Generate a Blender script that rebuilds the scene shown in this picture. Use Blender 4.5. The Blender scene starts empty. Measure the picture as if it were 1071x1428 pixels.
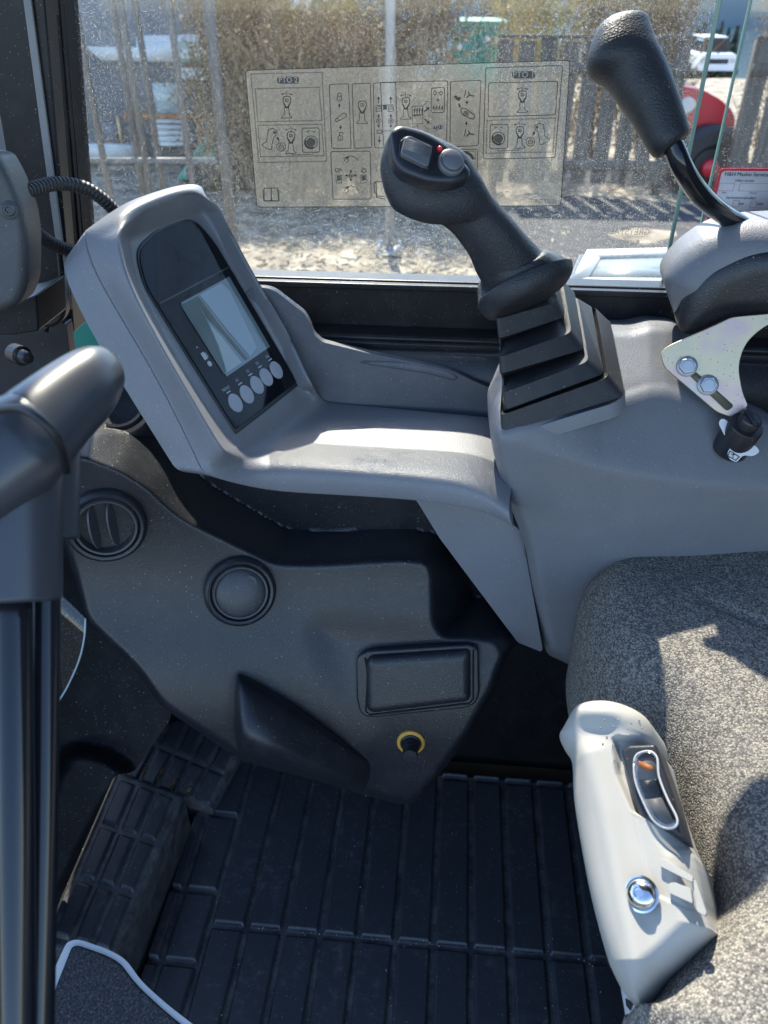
import bpy, bmesh, math, random
import numpy as np
random.seed(4); np.random.seed(4)
S = bpy.context.scene
COL = S.collection
V3 = lambda *a: np.array(a, float)
def nrm(v):
    v = np.asarray(v, float); return v/np.linalg.norm(v)

# ------------------------------------------------------------------ camera
F, CX, CY = 1080.0, 535.5, 714.0
PITCH, YAW = math.radians(34), math.radians(5.3)
CAM = V3(0, 0, 1.2)
_h = V3(-math.sin(YAW), math.cos(YAW), 0); _r = V3(math.cos(YAW), math.sin(YAW), 0); _z = V3(0, 0, 1)
_fw = _h*math.cos(PITCH) - _z*math.sin(PITCH); _up = _h*math.sin(PITCH) + _z*math.cos(PITCH)
def W(px, py, X=None, Y=None, Z=None, d=None, pl=None):
    """point of the place seen at photo position (px, py) on a given plane"""
    v = _fw + _r*(px-CX)/F - _up*(py-CY)/F
    if X is not None: t = (X-CAM[0])/v[0]
    elif Y is not None: t = (Y-CAM[1])/v[1]
    elif Z is not None: t = (Z-CAM[2])/v[2]
    elif d is not None: t = d
    else: t = np.dot(pl[0]-CAM, pl[1])/np.dot(v, pl[1])
    return CAM + v*t
def proj(p):
    q = np.asarray(p)-CAM; dd = q@_fw
    return V3(CX+F*(q@_r)/dd, CY-F*(q@_up)/dd)
def PY(Y): return (V3(0, Y, 0), V3(0, -1, 0))
def PZ(Z): return (V3(0, 0, Z), V3(0, 0, 1))

# ------------------------------------------------------------------ materials
MATS = {}
def newmat(name):
    m = bpy.data.materials.new(name); m.use_nodes = True; MATS[name] = m
    nt = m.node_tree; return m, nt, nt.nodes['Principled BSDF']
def N(nt, t, **kw):
    n = nt.nodes.new(t)
    for k, v in kw.items(): setattr(n, k, v)
    return n
def ramp(nt, fac, stops):
    n = N(nt, 'ShaderNodeValToRGB'); e = n.color_ramp.elements
    while len(e) < len(stops): e.new(0.5)
    for i, (p, c) in enumerate(stops):
        e[i].position = p; e[i].color = (*c, 1) if len(c) == 3 else c
    nt.links.new(fac, n.inputs[0]); return n.outputs[0]
def coords(nt, scale=1, rot=None):
    tc = N(nt, 'ShaderNodeTexCoord'); mp = N(nt, 'ShaderNodeMapping')
    s = scale if isinstance(scale, tuple) else (scale,)*3
    mp.inputs['Scale'].default_value = s
    if rot: mp.inputs['Rotation'].default_value = rot
    nt.links.new(tc.outputs['Object'], mp.inputs[0]); return mp.outputs[0]
def noise(nt, vec, scale, detail=2, rough=.5):
    n = N(nt, 'ShaderNodeTexNoise'); n.inputs['Scale'].default_value = scale
    n.inputs['Detail'].default_value = detail; n.inputs['Roughness'].default_value = rough
    nt.links.new(vec, n.inputs['Vector']); return n.outputs['Fac']
def voro(nt, vec, scale, feat='F1', out='Distance', rnd=1.0):
    n = N(nt, 'ShaderNodeTexVoronoi', feature=feat); n.inputs['Scale'].default_value = scale
    n.inputs['Randomness'].default_value = rnd
    nt.links.new(vec, n.inputs['Vector']); return n.outputs[out]
def mth(nt, op, a, b=None, clamp=False):
    n = N(nt, 'ShaderNodeMath', operation=op, use_clamp=clamp)
    for i, x in enumerate((a, b)):
        if x is None: continue
        if isinstance(x, (int, float)): n.inputs[i].default_value = x
        else: nt.links.new(x, n.inputs[i])
    return n.outputs[0]
def mixc(nt, fac, a, b):
    n = N(nt, 'ShaderNodeMix', data_type='RGBA')
    if isinstance(fac, (int, float)): n.inputs[0].default_value = fac
    else: nt.links.new(fac, n.inputs[0])
    for i, x in ((6, a), (7, b)):
        if isinstance(x, (tuple, list)): n.inputs[i].default_value = (*x, 1)
        else: nt.links.new(x, n.inputs[i])
    return n.outputs[2]
def bump(nt, p, hgt, strength=.3, dist=.001):
    b = N(nt, 'ShaderNodeBump'); b.inputs['Strength'].default_value = strength; b.inputs['Distance'].default_value = dist
    nt.links.new(hgt, b.inputs['Height']); nt.links.new(b.outputs[0], p.inputs['Normal'])
def specks(nt, vec, scale, thr, prob):
    """sparse round specks of dust: 1 inside a speck"""
    n = N(nt, 'ShaderNodeTexVoronoi'); n.inputs['Scale'].default_value = scale; nt.links.new(vec, n.inputs['Vector'])
    a = mth(nt, 'LESS_THAN', n.outputs['Distance'], thr)
    sx = N(nt, 'ShaderNodeSeparateColor'); nt.links.new(n.outputs['Color'], sx.inputs[0])
    return mth(nt, 'MULTIPLY', a, mth(nt, 'LESS_THAN', sx.outputs[0], prob))

def plastic(name, col, rough=.45, grain=900, gstr=.25, dust=.12, spec=.5, spk=.16, var=.12):
    m, nt, p = newmat(name); c = coords(nt)
    big = noise(nt, c, 7, 4, .6)
    base = mixc(nt, ramp(nt, big, [(.35, (0, 0, 0)), (.7, (1, 1, 1))]), tuple(x*(1-var) for x in col), tuple(x*(1+var) for x in col))
    sp = mth(nt, 'MAXIMUM', specks(nt, c, 150, .12, spk), specks(nt, c, 420, .18, spk*.8))
    haze = mth(nt, 'MULTIPLY', ramp(nt, noise(nt, c, 23, 5, .7), [(.45, (0, 0, 0)), (.8, (1, 1, 1))]), dust)
    f = mth(nt, 'MAXIMUM', mth(nt, 'MULTIPLY', sp, .55), haze)
    nt.links.new(mixc(nt, f, base, (.42, .40, .37)), p.inputs['Base Color'])
    r = mth(nt, 'ADD', mth(nt, 'MULTIPLY', big, .14), rough-.07)
    nt.links.new(mth(nt, 'ADD', r, mth(nt, 'MULTIPLY', f, .4)), p.inputs['Roughness'])
    p.inputs['Specular IOR Level'].default_value = spec
    if gstr: bump(nt, p, voro(nt, c, grain, 'SMOOTH_F1'), gstr, .0011)
    return m
GREY = plastic('grey_plastic', (.178, .183, .200), .42, 900, .34, .07, .45, .24, .05)
GREY_D = plastic('grey_plastic_dull', (.100, .106, .124), .5, 900, .25, .10, .4, .2)
BLACK = plastic('black_plastic', (.0165, .0182, .0230), .36, 760, .32, .035, .5)
BLACKS = plastic('black_smooth_plastic', (.018, .0198, .0255), .36, 900, .05, .03, .5, .05)
RUBBER = plastic('black_rubber', (.027, .028, .032), .52, 900, .14, .05, .4, .12)
GRIP = plastic('grip_rubber', (.021, .0225, .027), .50, 560, .5, .04, .45, .05)
COVERG = plastic('cover_grey', (.060, .062, .066), .5, 700, .3, .06)
SEAL = plastic('seal_rubber', (.008, .0088, .011), .55, 900, .1, .03, .12)
METALB = plastic('black_paint', (.011, .0122, .0155), .34, 400, .05, .04, .28, .12)
WHITEP = plastic('white_plastic', (.385, .365, .33), .58, 900, .08, .05, .4, .03, .04)
DISC = plastic('vent_grey', (.055, .057, .063), .45, 900, .1, .06, .45)
def simple(name, col, rough=.4, metal=0, **kw):
    m, nt, p = newmat(name); p.inputs['Base Color'].default_value = (*col, 1)
    p.inputs['Roughness'].default_value = rough; p.inputs['Metallic'].default_value = metal
    for k, v in kw.items(): p.inputs[k].default_value = v
    return m
GLOSSB = simple('gloss_black_paint', (.012, .0135, .018), .16, 0, **{'Coat Weight': .25, 'Coat Roughness': .04, 'Specular IOR Level': .35})
PANEL = simple('display_glass', (.008, .009, .012), .05, 0, **{'Specular IOR Level': .22})
PRINTW = simple('pale_print', (.42, .44, .46), .5)
PRINTB = simple('black_print', (.02, .02, .022), .6)
BTNG = plastic('switch_grey', (.13, .135, .15), .42, 900, .1, .08)
BTN = simple('button_grey', (.34, .36, .40), .45)
RED = simple('red_lamp', (.65, .02, .03), .25)
CHROME = simple('polished_steel', (.6, .62, .64), .18, 1)
ORANGE = simple('orange_marker', (.75, .25, .05), .5)
YELLOW = simple('yellow_ring', (.62, .33, .05), .5)
GREENE = simple('glass_edge', (.20, .34, .30), .2)
LABELW = simple('label_white', (.72, .71, .72), .45)
STRIP = plastic('grey_strip', (.20, .20, .20), .6, 600, .3, .2)
EDGEW = plastic('white_edging', (.62, .62, .60), .5, 300, .1, .3, .4, .3)
REDP = simple('red_paint', (.55, .025, .04), .35)
CARW = simple('white_car_paint', (.72, .74, .76), .25)
GLASSD = simple('dark_car_glass', (.02, .025, .03), .08)
TEAL = simple('turquoise_paint', (.03, .30, .23), .45)
STEEL = simple('galvanised_steel', (.42, .44, .47), .45, .6)
GREYFR = simple('pale_frame', (.52, .53, .50), .5)

def lcd():
    m, nt, p = newmat('lcd_screen'); c = coords(nt)
    n = N(nt, 'ShaderNodeTexWave'); n.inputs['Scale'].default_value = 260; nt.links.new(c, n.inputs['Vector'])
    nt.links.new(mixc(nt, mth(nt, 'MULTIPLY', n.outputs['Fac'], .15), (.13, .18, .19), (.18, .235, .25)), p.inputs['Base Color'])
    p.inputs['Roughness'].default_value = .10; p.inputs['Specular IOR Level'].default_value = .7
    return m
LCD = lcd()
def fabric():
    m, nt, p = newmat('tweed_fabric'); c = coords(nt)
    n_ = N(nt, 'ShaderNodeTexVoronoi'); n_.inputs['Scale'].default_value = 520; nt.links.new(c, n_.inputs['Vector'])
    sx_ = N(nt, 'ShaderNodeSeparateColor'); nt.links.new(n_.outputs['Color'], sx_.inputs[0])
    w = noise(nt, c, 420, 2, .6); dome = mth(nt, 'SUBTRACT', 1.0, n_.outputs['Distance'])
    s = mth(nt, 'ADD', mth(nt, 'MULTIPLY', sx_.outputs[0], .42), mth(nt, 'ADD', mth(nt, 'MULTIPLY', dome, .38), mth(nt, 'MULTIPLY', noise(nt, c, 60, 3), .20)))
    col = ramp(nt, s, [(.28, (.080, .076, .074)), (.44, (.14, .131, .122)), (.60, (.24, .222, .195)), (.82, (.39, .36, .305))])
    nt.links.new(col, p.inputs['Base Color']); p.inputs['Roughness'].default_value = .95
    p.inputs['Specular IOR Level'].default_value = .15
    bump(nt, p, mth(nt, 'ADD', dome, mth(nt, 'MULTIPLY', w, .5)), .6, .0014)
    return m
FABRIC = fabric()
def carpet():
    m, nt, p = newmat('black_carpet'); c = coords(nt)
    w = noise(nt, c, 380, 3, .7)
    nt.links.new(ramp(nt, w, [(.4, (.02, .02, .022)), (.62, (.075, .075, .08)), (.75, (.2, .2, .2))]), p.inputs['Base Color'])
    p.inputs['Roughness'].default_value = .95; bump(nt, p, w, .8, .002); return m
CARPET = carpet()
def zinc():
    m, nt, p = newmat('yellow_zinc'); c = coords(nt)
    a = noise(nt, c, 16, 3); sp = specks(nt, c, 220, .17, .6)
    col = ramp(nt, a, [(.3, (.50, .43, .30)), (.45, (.58, .47, .31)), (.55, (.55, .39, .34)), (.66, (.45, .46, .38)), (.8, (.58, .50, .34))])
    nt.links.new(mixc(nt, mth(nt, 'MULTIPLY', sp, .7), col, (.20, .15, .10)), p.inputs['Base Color'])
    p.inputs['Metallic'].default_value = .75; p.inputs['Roughness'].default_value = .42; return m
ZINC = zinc()
def matmat():
    m, nt, p = newmat('rubber_mat'); c = coords(nt)
    at = N(nt, 'ShaderNodeAttribute', attribute_name='groove')
    n1 = noise(nt, c, 34, 6, .75); n2 = noise(nt, c, 9, 3, .6)
    dirt = mth(nt, 'MULTIPLY', at.outputs['Fac'], ramp(nt, n1, [(.40, (0, 0, 0)), (.72, (1, 1, 1))]))
    near = ramp(nt, n2, [(.46, (0, 0, 0)), (.66, (1, 1, 1))])
    smear = mth(nt, 'MULTIPLY', near, ramp(nt, noise(nt, c, 70, 5, .8), [(.50, (0, 0, 0)), (.72, (1, 1, 1))]))
    sp = mth(nt, 'MAXIMUM', specks(nt, c, 120, .11, .3), specks(nt, c, 300, .16, .2))
    f = mth(nt, 'MAXIMUM', mth(nt, 'MULTIPLY', dirt, .34), mth(nt, 'MAXIMUM', mth(nt, 'MULTIPLY', smear, .26), mth(nt, 'MULTIPLY', sp, .5)))
    nt.links.new(mixc(nt, f, (.038, .041, .048), (.42, .40, .37)), p.inputs['Base Color'])
    nt.links.new(mth(nt, 'ADD', mth(nt, 'MULTIPLY', f, .5), .36), p.inputs['Roughness'])
    bump(nt, p, noise(nt, c, 500, 2), .12, .0008); return m
MAT = matmat()
def glassm(name, dust=.10, spk=.55, tint=(.95, .97, .96), refl=.10):
    m, nt, p = newmat(name); nt.nodes.remove(p); out = nt.nodes['Material Output']; c = coords(nt)
    tr = N(nt, 'ShaderNodeBsdfTransparent'); tr.inputs[0].default_value = (*tint, 1)
    gl = N(nt, 'ShaderNodeBsdfGlossy'); gl.inputs['Roughness'].default_value = .01
    di = N(nt, 'ShaderNodeBsdfDiffuse'); di.inputs[0].default_value = (.55, .56, .56, 1)
    tl = N(nt, 'ShaderNodeBsdfTranslucent'); tl.inputs[0].default_value = (.6, .6, .57, 1)
    dd = N(nt, 'ShaderNodeMixShader'); dd.inputs[0].default_value = .5
    nt.links.new(di.outputs[0], dd.inputs[1]); nt.links.new(tl.outputs[0], dd.inputs[2])
    lw = N(nt, 'ShaderNodeLayerWeight'); lw.inputs[0].default_value = .5; fr5 = mth(nt, 'MULTIPLY', mth(nt, 'POWER', lw.outputs['Facing'], 5), .9)
    m1 = N(nt, 'ShaderNodeMixShader'); nt.links.new(mth(nt, 'ADD', fr5, refl-.05, True), m1.inputs[0])
    nt.links.new(tr.outputs[0], m1.inputs[1]); nt.links.new(gl.outputs[0], m1.inputs[2])
    sp = mth(nt, 'MAXIMUM', specks(nt, c, 170, .11, spk*.5), mth(nt, 'MAXIMUM', specks(nt, c, 340, .15, spk), specks(nt, c, 620, .2, spk)))
    cloud = ramp(nt, noise(nt, c, 4, 5, .65), [(.3, (.25, .25, .25)), (.75, (1, 1, 1))])
    wipe = ramp(nt, noise(nt, coords(nt, (9, 1, 1.6), (0, .5, 0)), 3, 4, .7), [(.45, (.3, .3, .3)), (.7, (1, 1, 1))])
    f = mth(nt, 'MAXIMUM', mth(nt, 'MULTIPLY', mth(nt, 'MULTIPLY', sp, cloud), .9), mth(nt, 'MULTIPLY', mth(nt, 'MULTIPLY', cloud, wipe), dust))
    m2 = N(nt, 'ShaderNodeMixShader'); nt.links.new(f, m2.inputs[0])
    nt.links.new(m1.outputs[0], m2.inputs[1]); nt.links.new(dd.outputs[0], m2.inputs[2])
    nt.links.new(m2.outputs[0], out.inputs[0]); return m
GLASS = glassm('dusty_glass', .055, .75, refl=.07)
GLASS2 = glassm('clear_glass', .05, .25)
def frosted():
    m, nt, p = newmat('clear_decal_film'); nt.nodes.remove(p); out = nt.nodes['Material Output']; c = coords(nt)
    tr = N(nt, 'ShaderNodeBsdfTransparent'); tr.inputs[0].default_value = (.93, .93, .91, 1)
    rf = N(nt, 'ShaderNodeBsdfRefraction'); rf.inputs['Roughness'].default_value = .13; rf.inputs['IOR'].default_value = 1.08
    rf.inputs[0].default_value = (.96, .96, .93, 1)
    gl = N(nt, 'ShaderNodeBsdfGlossy'); gl.inputs['Roughness'].default_value = .35; gl.inputs[0].default_value = (.6, .6, .58, 1)
    b = N(nt, 'ShaderNodeBump'); b.inputs['Strength'].default_value = .5; b.inputs['Distance'].default_value = .0006
    nt.links.new(noise(nt, c, 420, 2), b.inputs['Height'])
    nt.links.new(b.outputs[0], rf.inputs['Normal']); nt.links.new(b.outputs[0], gl.inputs['Normal'])
    a = N(nt, 'ShaderNodeMixShader'); a.inputs[0].default_value = .5
    nt.links.new(tr.outputs[0], a.inputs[1]); nt.links.new(rf.outputs[0], a.inputs[2])
    d = N(nt, 'ShaderNodeMixShader'); d.inputs[0].default_value = .10
    nt.links.new(a.outputs[0], d.inputs[1]); nt.links.new(gl.outputs[0], d.inputs[2])
    tl = N(nt, 'ShaderNodeBsdfTranslucent'); tl.inputs[0].default_value = (.75, .73, .68, 1); nt.links.new(b.outputs[0], tl.inputs['Normal'])
    d2_ = N(nt, 'ShaderNodeMixShader'); d2_.inputs[0].default_value = .045
    nt.links.new(d.outputs[0], d2_.inputs[1]); nt.links.new(tl.outputs[0], d2_.inputs[2]); nt.links.new(d2_.outputs[0], out.inputs[0]); return m
FROST = frosted()
def inkm(name, col, clear):
    m, nt, p = newmat(name); out = nt.nodes['Material Output']; p.inputs['Base Color'].default_value = (*col, 1); p.inputs['Roughness'].default_value = .6
    tr = N(nt, 'ShaderNodeBsdfTransparent'); mx = N(nt, 'ShaderNodeMixShader'); mx.inputs[0].default_value = clear
    nt.links.new(p.outputs[0], mx.inputs[1]); nt.links.new(tr.outputs[0], mx.inputs[2]); nt.links.new(mx.outputs[0], out.inputs[0]); return m
def lensm():
    m, nt, p = newmat('gauge_lens'); nt.nodes.remove(p); out = nt.nodes['Material Output']
    tr = N(nt, 'ShaderNodeBsdfTransparent'); tr.inputs[0].default_value = (.8, .8, .8, 1)
    gl = N(nt, 'ShaderNodeBsdfGlossy'); gl.inputs['Roughness'].default_value = .12
    m1 = N(nt, 'ShaderNodeMixShader'); m1.inputs[0].default_value = .25
    nt.links.new(tr.outputs[0], m1.inputs[1]); nt.links.new(gl.outputs[0], m1.inputs[2]); nt.links.new(m1.outputs[0], out.inputs[0]); return m
LENS = lensm()
def outdoors(name, stops, scale, detail=5, rough=.9, bs=0, stretch=1):
    m, nt, p = newmat(name); c = coords(nt, stretch)
    n = noise(nt, c, scale, detail, .65)
    nt.links.new(ramp(nt, n, stops), p.inputs['Base Color']); p.inputs['Roughness'].default_value = rough
    p.inputs['Specular IOR Level'].default_value = .2
    if bs: bump(nt, p, n, .8, bs)
    return m
GROUND = outdoors('pale_gravel', [(.35, (.13, .11, .09)), (.5, (.26, .225, .175)), (.62, (.40, .355, .285))], 3.0, 8, .95, .05)
WOOD = outdoors('weathered_boards', [(.3, (.060, .054, .050)), (.7, (.150, .138, .128))], 3, 5, .9, .01, (6, 6, .5))
TWIG = outdoors('dry_twigs', [(.35, (.17, .11, .06)), (.65, (.38, .27, .15))], 2)
TWIG2 = outdoors('yellow_scrub', [(.35, (.30, .23, .07)), (.65, (.50, .40, .14))], 2)
CONIF = outdoors('dark_needles', [(.35, (.012, .022, .012)), (.65, (.03, .05, .025))], 2)
BARK = outdoors('bark', [(.35, (.05, .04, .03)), (.65, (.12, .10, .08))], 4)
CLAD = outdoors('grey_cladding', [(.3, (.24, .25, .28)), (.7, (.30, .31, .34))], 2)
CLADW = outdoors('white_cladding', [(.3, (.60, .61, .62)), (.7, (.70, .71, .72))], 2)
HILL = outdoors('distant_hills', [(.3, (.050, .095, .125)), (.7, (.070, .125, .155))], .05)
SAND = outdoors('sand_grains', [(.3, (.30, .17, .08)), (.7, (.50, .30, .16))], 60)
RUST = simple('rust_orange', (.35, .15, .05), .7)

# ------------------------------------------------------------------ builders
def tag(o, label=None, cat=None, group=None, kind=None):
    if label: o['label'] = label
    if cat: o['category'] = cat
    if group: o['group'] = group
    if kind: o['kind'] = kind
    return o
def thing(name, label, cat, loc=(0, 0, 0), group=None):
    o = bpy.data.objects.new(name, None); COL.objects.link(o); o.location = tuple(loc); o.empty_display_size = .05
    return tag(o, label, cat, group)
def wpos(o):
    p = V3(*o.location)
    while o.parent: o = o.parent; p = p+V3(*o.location)
    return p
def mesh(name, vs, fs, mat, parent=None, smooth=True, crease=None, bevel=0, seg=3, sub=0, sharp=None, recalc=True):
    vs = np.asarray(vs, float)
    o0 = vs.mean(0) if parent is None else V3(0, 0, 0)
    base = wpos(parent) if parent else V3(0, 0, 0)
    me = bpy.data.meshes.new(name); me.from_pydata([tuple(v-o0-base) for v in vs], [], [tuple(int(i) for i in f) for f in fs])
    if recalc:
        bm = bmesh.new(); bm.from_mesh(me); bmesh.ops.recalc_face_normals(bm, faces=bm.faces); bm.to_mesh(me); bm.free()
    me.update()
    if smooth:
        me.polygons.foreach_set('use_smooth', [True]*len(me.polygons))
        if sharp is not None: me.set_sharp_from_angle(angle=math.radians(sharp))
    if crease:
        at = me.attributes.new('crease_edge', 'FLOAT', 'EDGE')
        at.data.foreach_set('value', [crease(*sorted(e.vertices)) for e in me.edges])
    me.materials.append(mat)
    o = bpy.data.objects.new(name, me); COL.objects.link(o)
    if parent: o.parent = parent
    else: o.location = tuple(o0)
    if bevel:
        b = o.modifiers.new('bevel', 'BEVEL'); b.width = bevel; b.segments = seg; b.limit_method = 'ANGLE'; b.angle_limit = math.radians(28); b.harden_normals = True
    if sub:
        s = o.modifiers.new('sub', 'SUBSURF'); s.levels = sub; s.render_levels = sub
    return o
class MB:
    def __init__(s): s.v = []; s.f = []
    def add(s, vs, fs):
        k = len(s.v); s.v.extend([np.asarray(v, float) for v in vs]); s.f.extend([tuple(i+k for i in f) for f in fs]); return s
    def box(s, a, b):
        (x0, y0, z0), (x1, y1, z1) = a, b
        return s.add([(x0,y0,z0),(x1,y0,z0),(x1,y1,z0),(x0,y1,z0),(x0,y0,z1),(x1,y0,z1),(x1,y1,z1),(x0,y1,z1)],
                     [(0,3,2,1),(4,5,6,7),(0,1,5,4),(1,2,6,5),(2,3,7,6),(3,0,4,7)])
    def hexa(s, q, t):
        """solid between two quads"""
        return s.add(list(q)+list(t), [(3,2,1,0),(4,5,6,7),(0,1,5,4),(1,2,6,5),(2,3,7,6),(3,0,4,7)])
    def tube(s, pts, rad, n=12, caps=True):
        pts = [np.asarray(p, float) for p in pts]; rr = rad if hasattr(rad, '__len__') else [rad]*len(pts)
        rings = []; prev = None
        for i, p in enumerate(pts):
            t = nrm(pts[min(i+1, len(pts)-1)]-pts[max(i-1, 0)])
            if prev is None:
                a = nrm(np.cross(t, V3(0, 0, 1) if abs(t[2]) < .9 else V3(1, 0, 0)))
            else: a = nrm(prev-t*np.dot(prev, t))
            b = np.cross(t, a); prev = a
            rings.append([p+rr[i]*(math.cos(q)*a+math.sin(q)*b) for q in np.linspace(0, 2*math.pi, n, endpoint=False)])
        vs = [v for r_ in rings for v in r_]; fs = []
        for i in range(len(pts)-1):
            for j in range(n):
                fs.append((i*n+j, i*n+(j+1) % n, (i+1)*n+(j+1) % n, (i+1)*n+j))
        if caps: fs += [tuple(range(n))[::-1], tuple((len(pts)-1)*n+j for j in range(n))]
        return s.add(vs, fs)
    def lathe(s, c, axis, prof, n=32, up=None):
        """prof: list of (radius, height along axis)"""
        axis = nrm(axis); a = nrm(np.cross(axis, V3(0, 0, 1) if abs(axis[2]) < .9 else V3(0, 1, 0))); b = np.cross(axis, a)
        vs = []; fs = []
        for r_, h in prof:
            for q in np.linspace(0, 2*math.pi, n, endpoint=False): vs.append(np.asarray(c)+axis*h+max(r_, 1e-5)*(math.cos(q)*a+math.sin(q)*b))
        m = len(prof)
        for i in range(m-1):
            for j in range(n): fs.append((i*n+j, i*n+(j+1) % n, (i+1)*n+(j+1) % n, (i+1)*n+j))
        fs += [tuple(range(n))[::-1], tuple((m-1)*n+j for j in range(n))]
        return s.add(vs, fs)
    def build(s, name, mat, parent=None, **kw): return mesh(name, s.v, s.f, mat, parent, **kw)
def catmull(P, k, closed=False):
    P = np.asarray(P, float); n = len(P); out = []
    rng = range(n if closed else n-1)
    for i in rng:
        if closed: a, b, c, d = P[(i-1) % n], P[i], P[(i+1) % n], P[(i+2) % n]
        else:
            b, c = P[i], P[i+1]; a = P[i-1] if i > 0 else 2*b-c; d = P[i+2] if i+2 < n else 2*c-b
        for t in np.linspace(0, 1, k, endpoint=False):
            out.append(.5*((2*b)+(c-a)*t+(2*a-5*b+4*c-d)*t*t+(3*b-a-3*c+d)*t**3))
    if not closed: out.append(P[-1])
    return np.array(out)
def rounded(poly, r=6, k=5):
    P = [np.asarray(p[:2], float) for p in poly]; rs = [p[2] if len(p) > 2 else r for p in poly]; out = []
    for i, p in enumerate(P):
        a, b = P[i-1]-p, P[(i+1) % len(P)]-p; la, lb = np.linalg.norm(a), np.linalg.norm(b)
        rr = min(rs[i], la*.48, lb*.48)
        if rr < 1e-5: out.append(p); continue
        p0, p1 = p+a/la*rr, p+b/lb*rr
        for t in np.linspace(0, 1, k): out.append((1-t)**2*p0+2*t*(1-t)*p+t*t*p1)
    return np.array(out)
def sdf(pts, poly):
    """signed distance (positive inside) and nearest boundary point; all 2-D"""
    pts = np.asarray(pts, float); A = np.asarray(poly, float); B = np.roll(A, -1, 0)
    best = np.full(len(pts), 1e18); near = np.zeros((len(pts), 2)); ins = np.zeros(len(pts), bool)
    for a, b in zip(A, B):
        ab = b-a; L = ab@ab
        if L < 1e-12: continue
        t = np.clip(((pts-a)@ab)/L, 0, 1); q = a+t[:, None]*ab; dd = ((pts-q)**2).sum(1)
        m = dd < best; best[m] = dd[m]; near[m] = q[m]
        c = (a[1] > pts[:, 1]) != (b[1] > pts[:, 1])
        with np.errstate(divide='ignore', invalid='ignore'):
            xi = a[0]+(pts[:, 1]-a[1])*(ab[0])/(ab[1] if abs(ab[1]) > 1e-12 else 1e-12)
        ins ^= c & (pts[:, 0] < xi)
    dist = np.sqrt(best); return np.where(ins, dist, -dist), near
def relief(name, poly, fn, step, back, mat, parent=None, sharp=50, holes=None, attr=None):
    """sheet cut to the 2-D outline `poly`; fn(points2d, sdf) gives 3-D points; sides run back along vector `back`"""
    poly = np.asarray(poly, float); lo, hi = poly.min(0)-step, poly.max(0)+step
    nx, ny = int((hi[0]-lo[0])/step)+2, int((hi[1]-lo[1])/step)+2
    gx, gy = np.meshgrid(lo[0]+np.arange(nx)*step, lo[1]+np.arange(ny)*step, indexing='ij')
    P = np.stack([gx.ravel(), gy.ravel()], 1); d, near = sdf(P, poly)
    idx = np.arange(nx*ny).reshape(nx, ny)
    cells = np.stack([idx[:-1, :-1], idx[1:, :-1], idx[1:, 1:], idx[:-1, 1:]], -1).reshape(-1, 4)
    keep = (d[cells] > 0).any(1); cells = cells[keep]
    out = d <= 0; P[out] = near[out]; dd = np.where(out, 0, d)
    used = np.unique(cells); mp = -np.ones(nx*ny, int); mp[used] = np.arange(len(used)); cells = mp[cells]
    V = fn(P[used], dd[used]); fs = [tuple(c) for c in cells]
    if back is not None:
        cnt = {}
        for c in cells:
            for i in range(4):
                e = (int(c[i]), int(c[(i+1) % 4])); cnt[e] = cnt.get(e, 0)+1
        be = [e for e in cnt if (e[1], e[0]) not in cnt]
        bv = sorted({v for e in be for v in e}); m2 = {v: len(V)+i for i, v in enumerate(bv)}
        V = np.vstack([V, V[bv]+np.asarray(back)]); fs += [(b, a, m2[a], m2[b]) for a, b in be]
    o = mesh(name, V, fs, mat, parent, sharp=sharp, recalc=True)
    if attr is not None:
        at = o.data.attributes.new('groove', 'FLOAT', 'POINT')
        vals = attr(P[used], dd[used]); full = np.zeros(len(V)); full[:len(vals)] = vals; at.data.foreach_set('value', full)
    return o
def Wn(P, **kw): return np.array([W(a, b, **kw) for a, b in P])
def onplane(P, pl):
    P = np.asarray(P, float); v = _fw[None]+_r[None]*((P[:, :1]-CX)/F)-_up[None]*((P[:, 1:2]-CY)/F)
    t = ((pl[0]-CAM)@pl[1])/(v@pl[1]); return CAM+v*t[:, None]
def onY(P, Y):
    P = np.asarray(P, float); v = _fw[None]+_r[None]*((P[:, :1]-CX)/F)-_up[None]*((P[:, 1:2]-CY)/F)
    return CAM+v*((Y-CAM[1])/v[:, 1])[:, None]
def pillow(name, poly, pl, h, edge, mat, parent=None, step=3, back=.02, extra=None, power=.5):
    n = pl[1]
    def fn(P, d):
        t = np.clip(d/edge, 0, 1); hh = h*(1-(1-t)**2)**power
        if extra is not None: hh = hh+extra(P, d)
        return onplane(P, pl)+n[None]*hh[:, None]
    return relief(name, poly, fn, step, -n*back, mat, parent)
def prism(name, poly, pl, thick, mat, parent=None, bevel=.002, seg=3, direction=None, holes=()):
    n = pl[1]; dr = -n if direction is None else np.asarray(direction, float)
    A = onplane(np.asarray([p[:2] for p in poly], float), pl); k = len(A); B = A+dr*thick
    fs = [tuple(range(k)), tuple(range(2*k-1, k-1, -1))]+[(i, i+k, (i+1) % k+k, (i+1) % k) for i in range(k)]
    return mesh(name, np.vstack([A, B]), fs, mat, parent, bevel=bevel, seg=seg)
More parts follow.
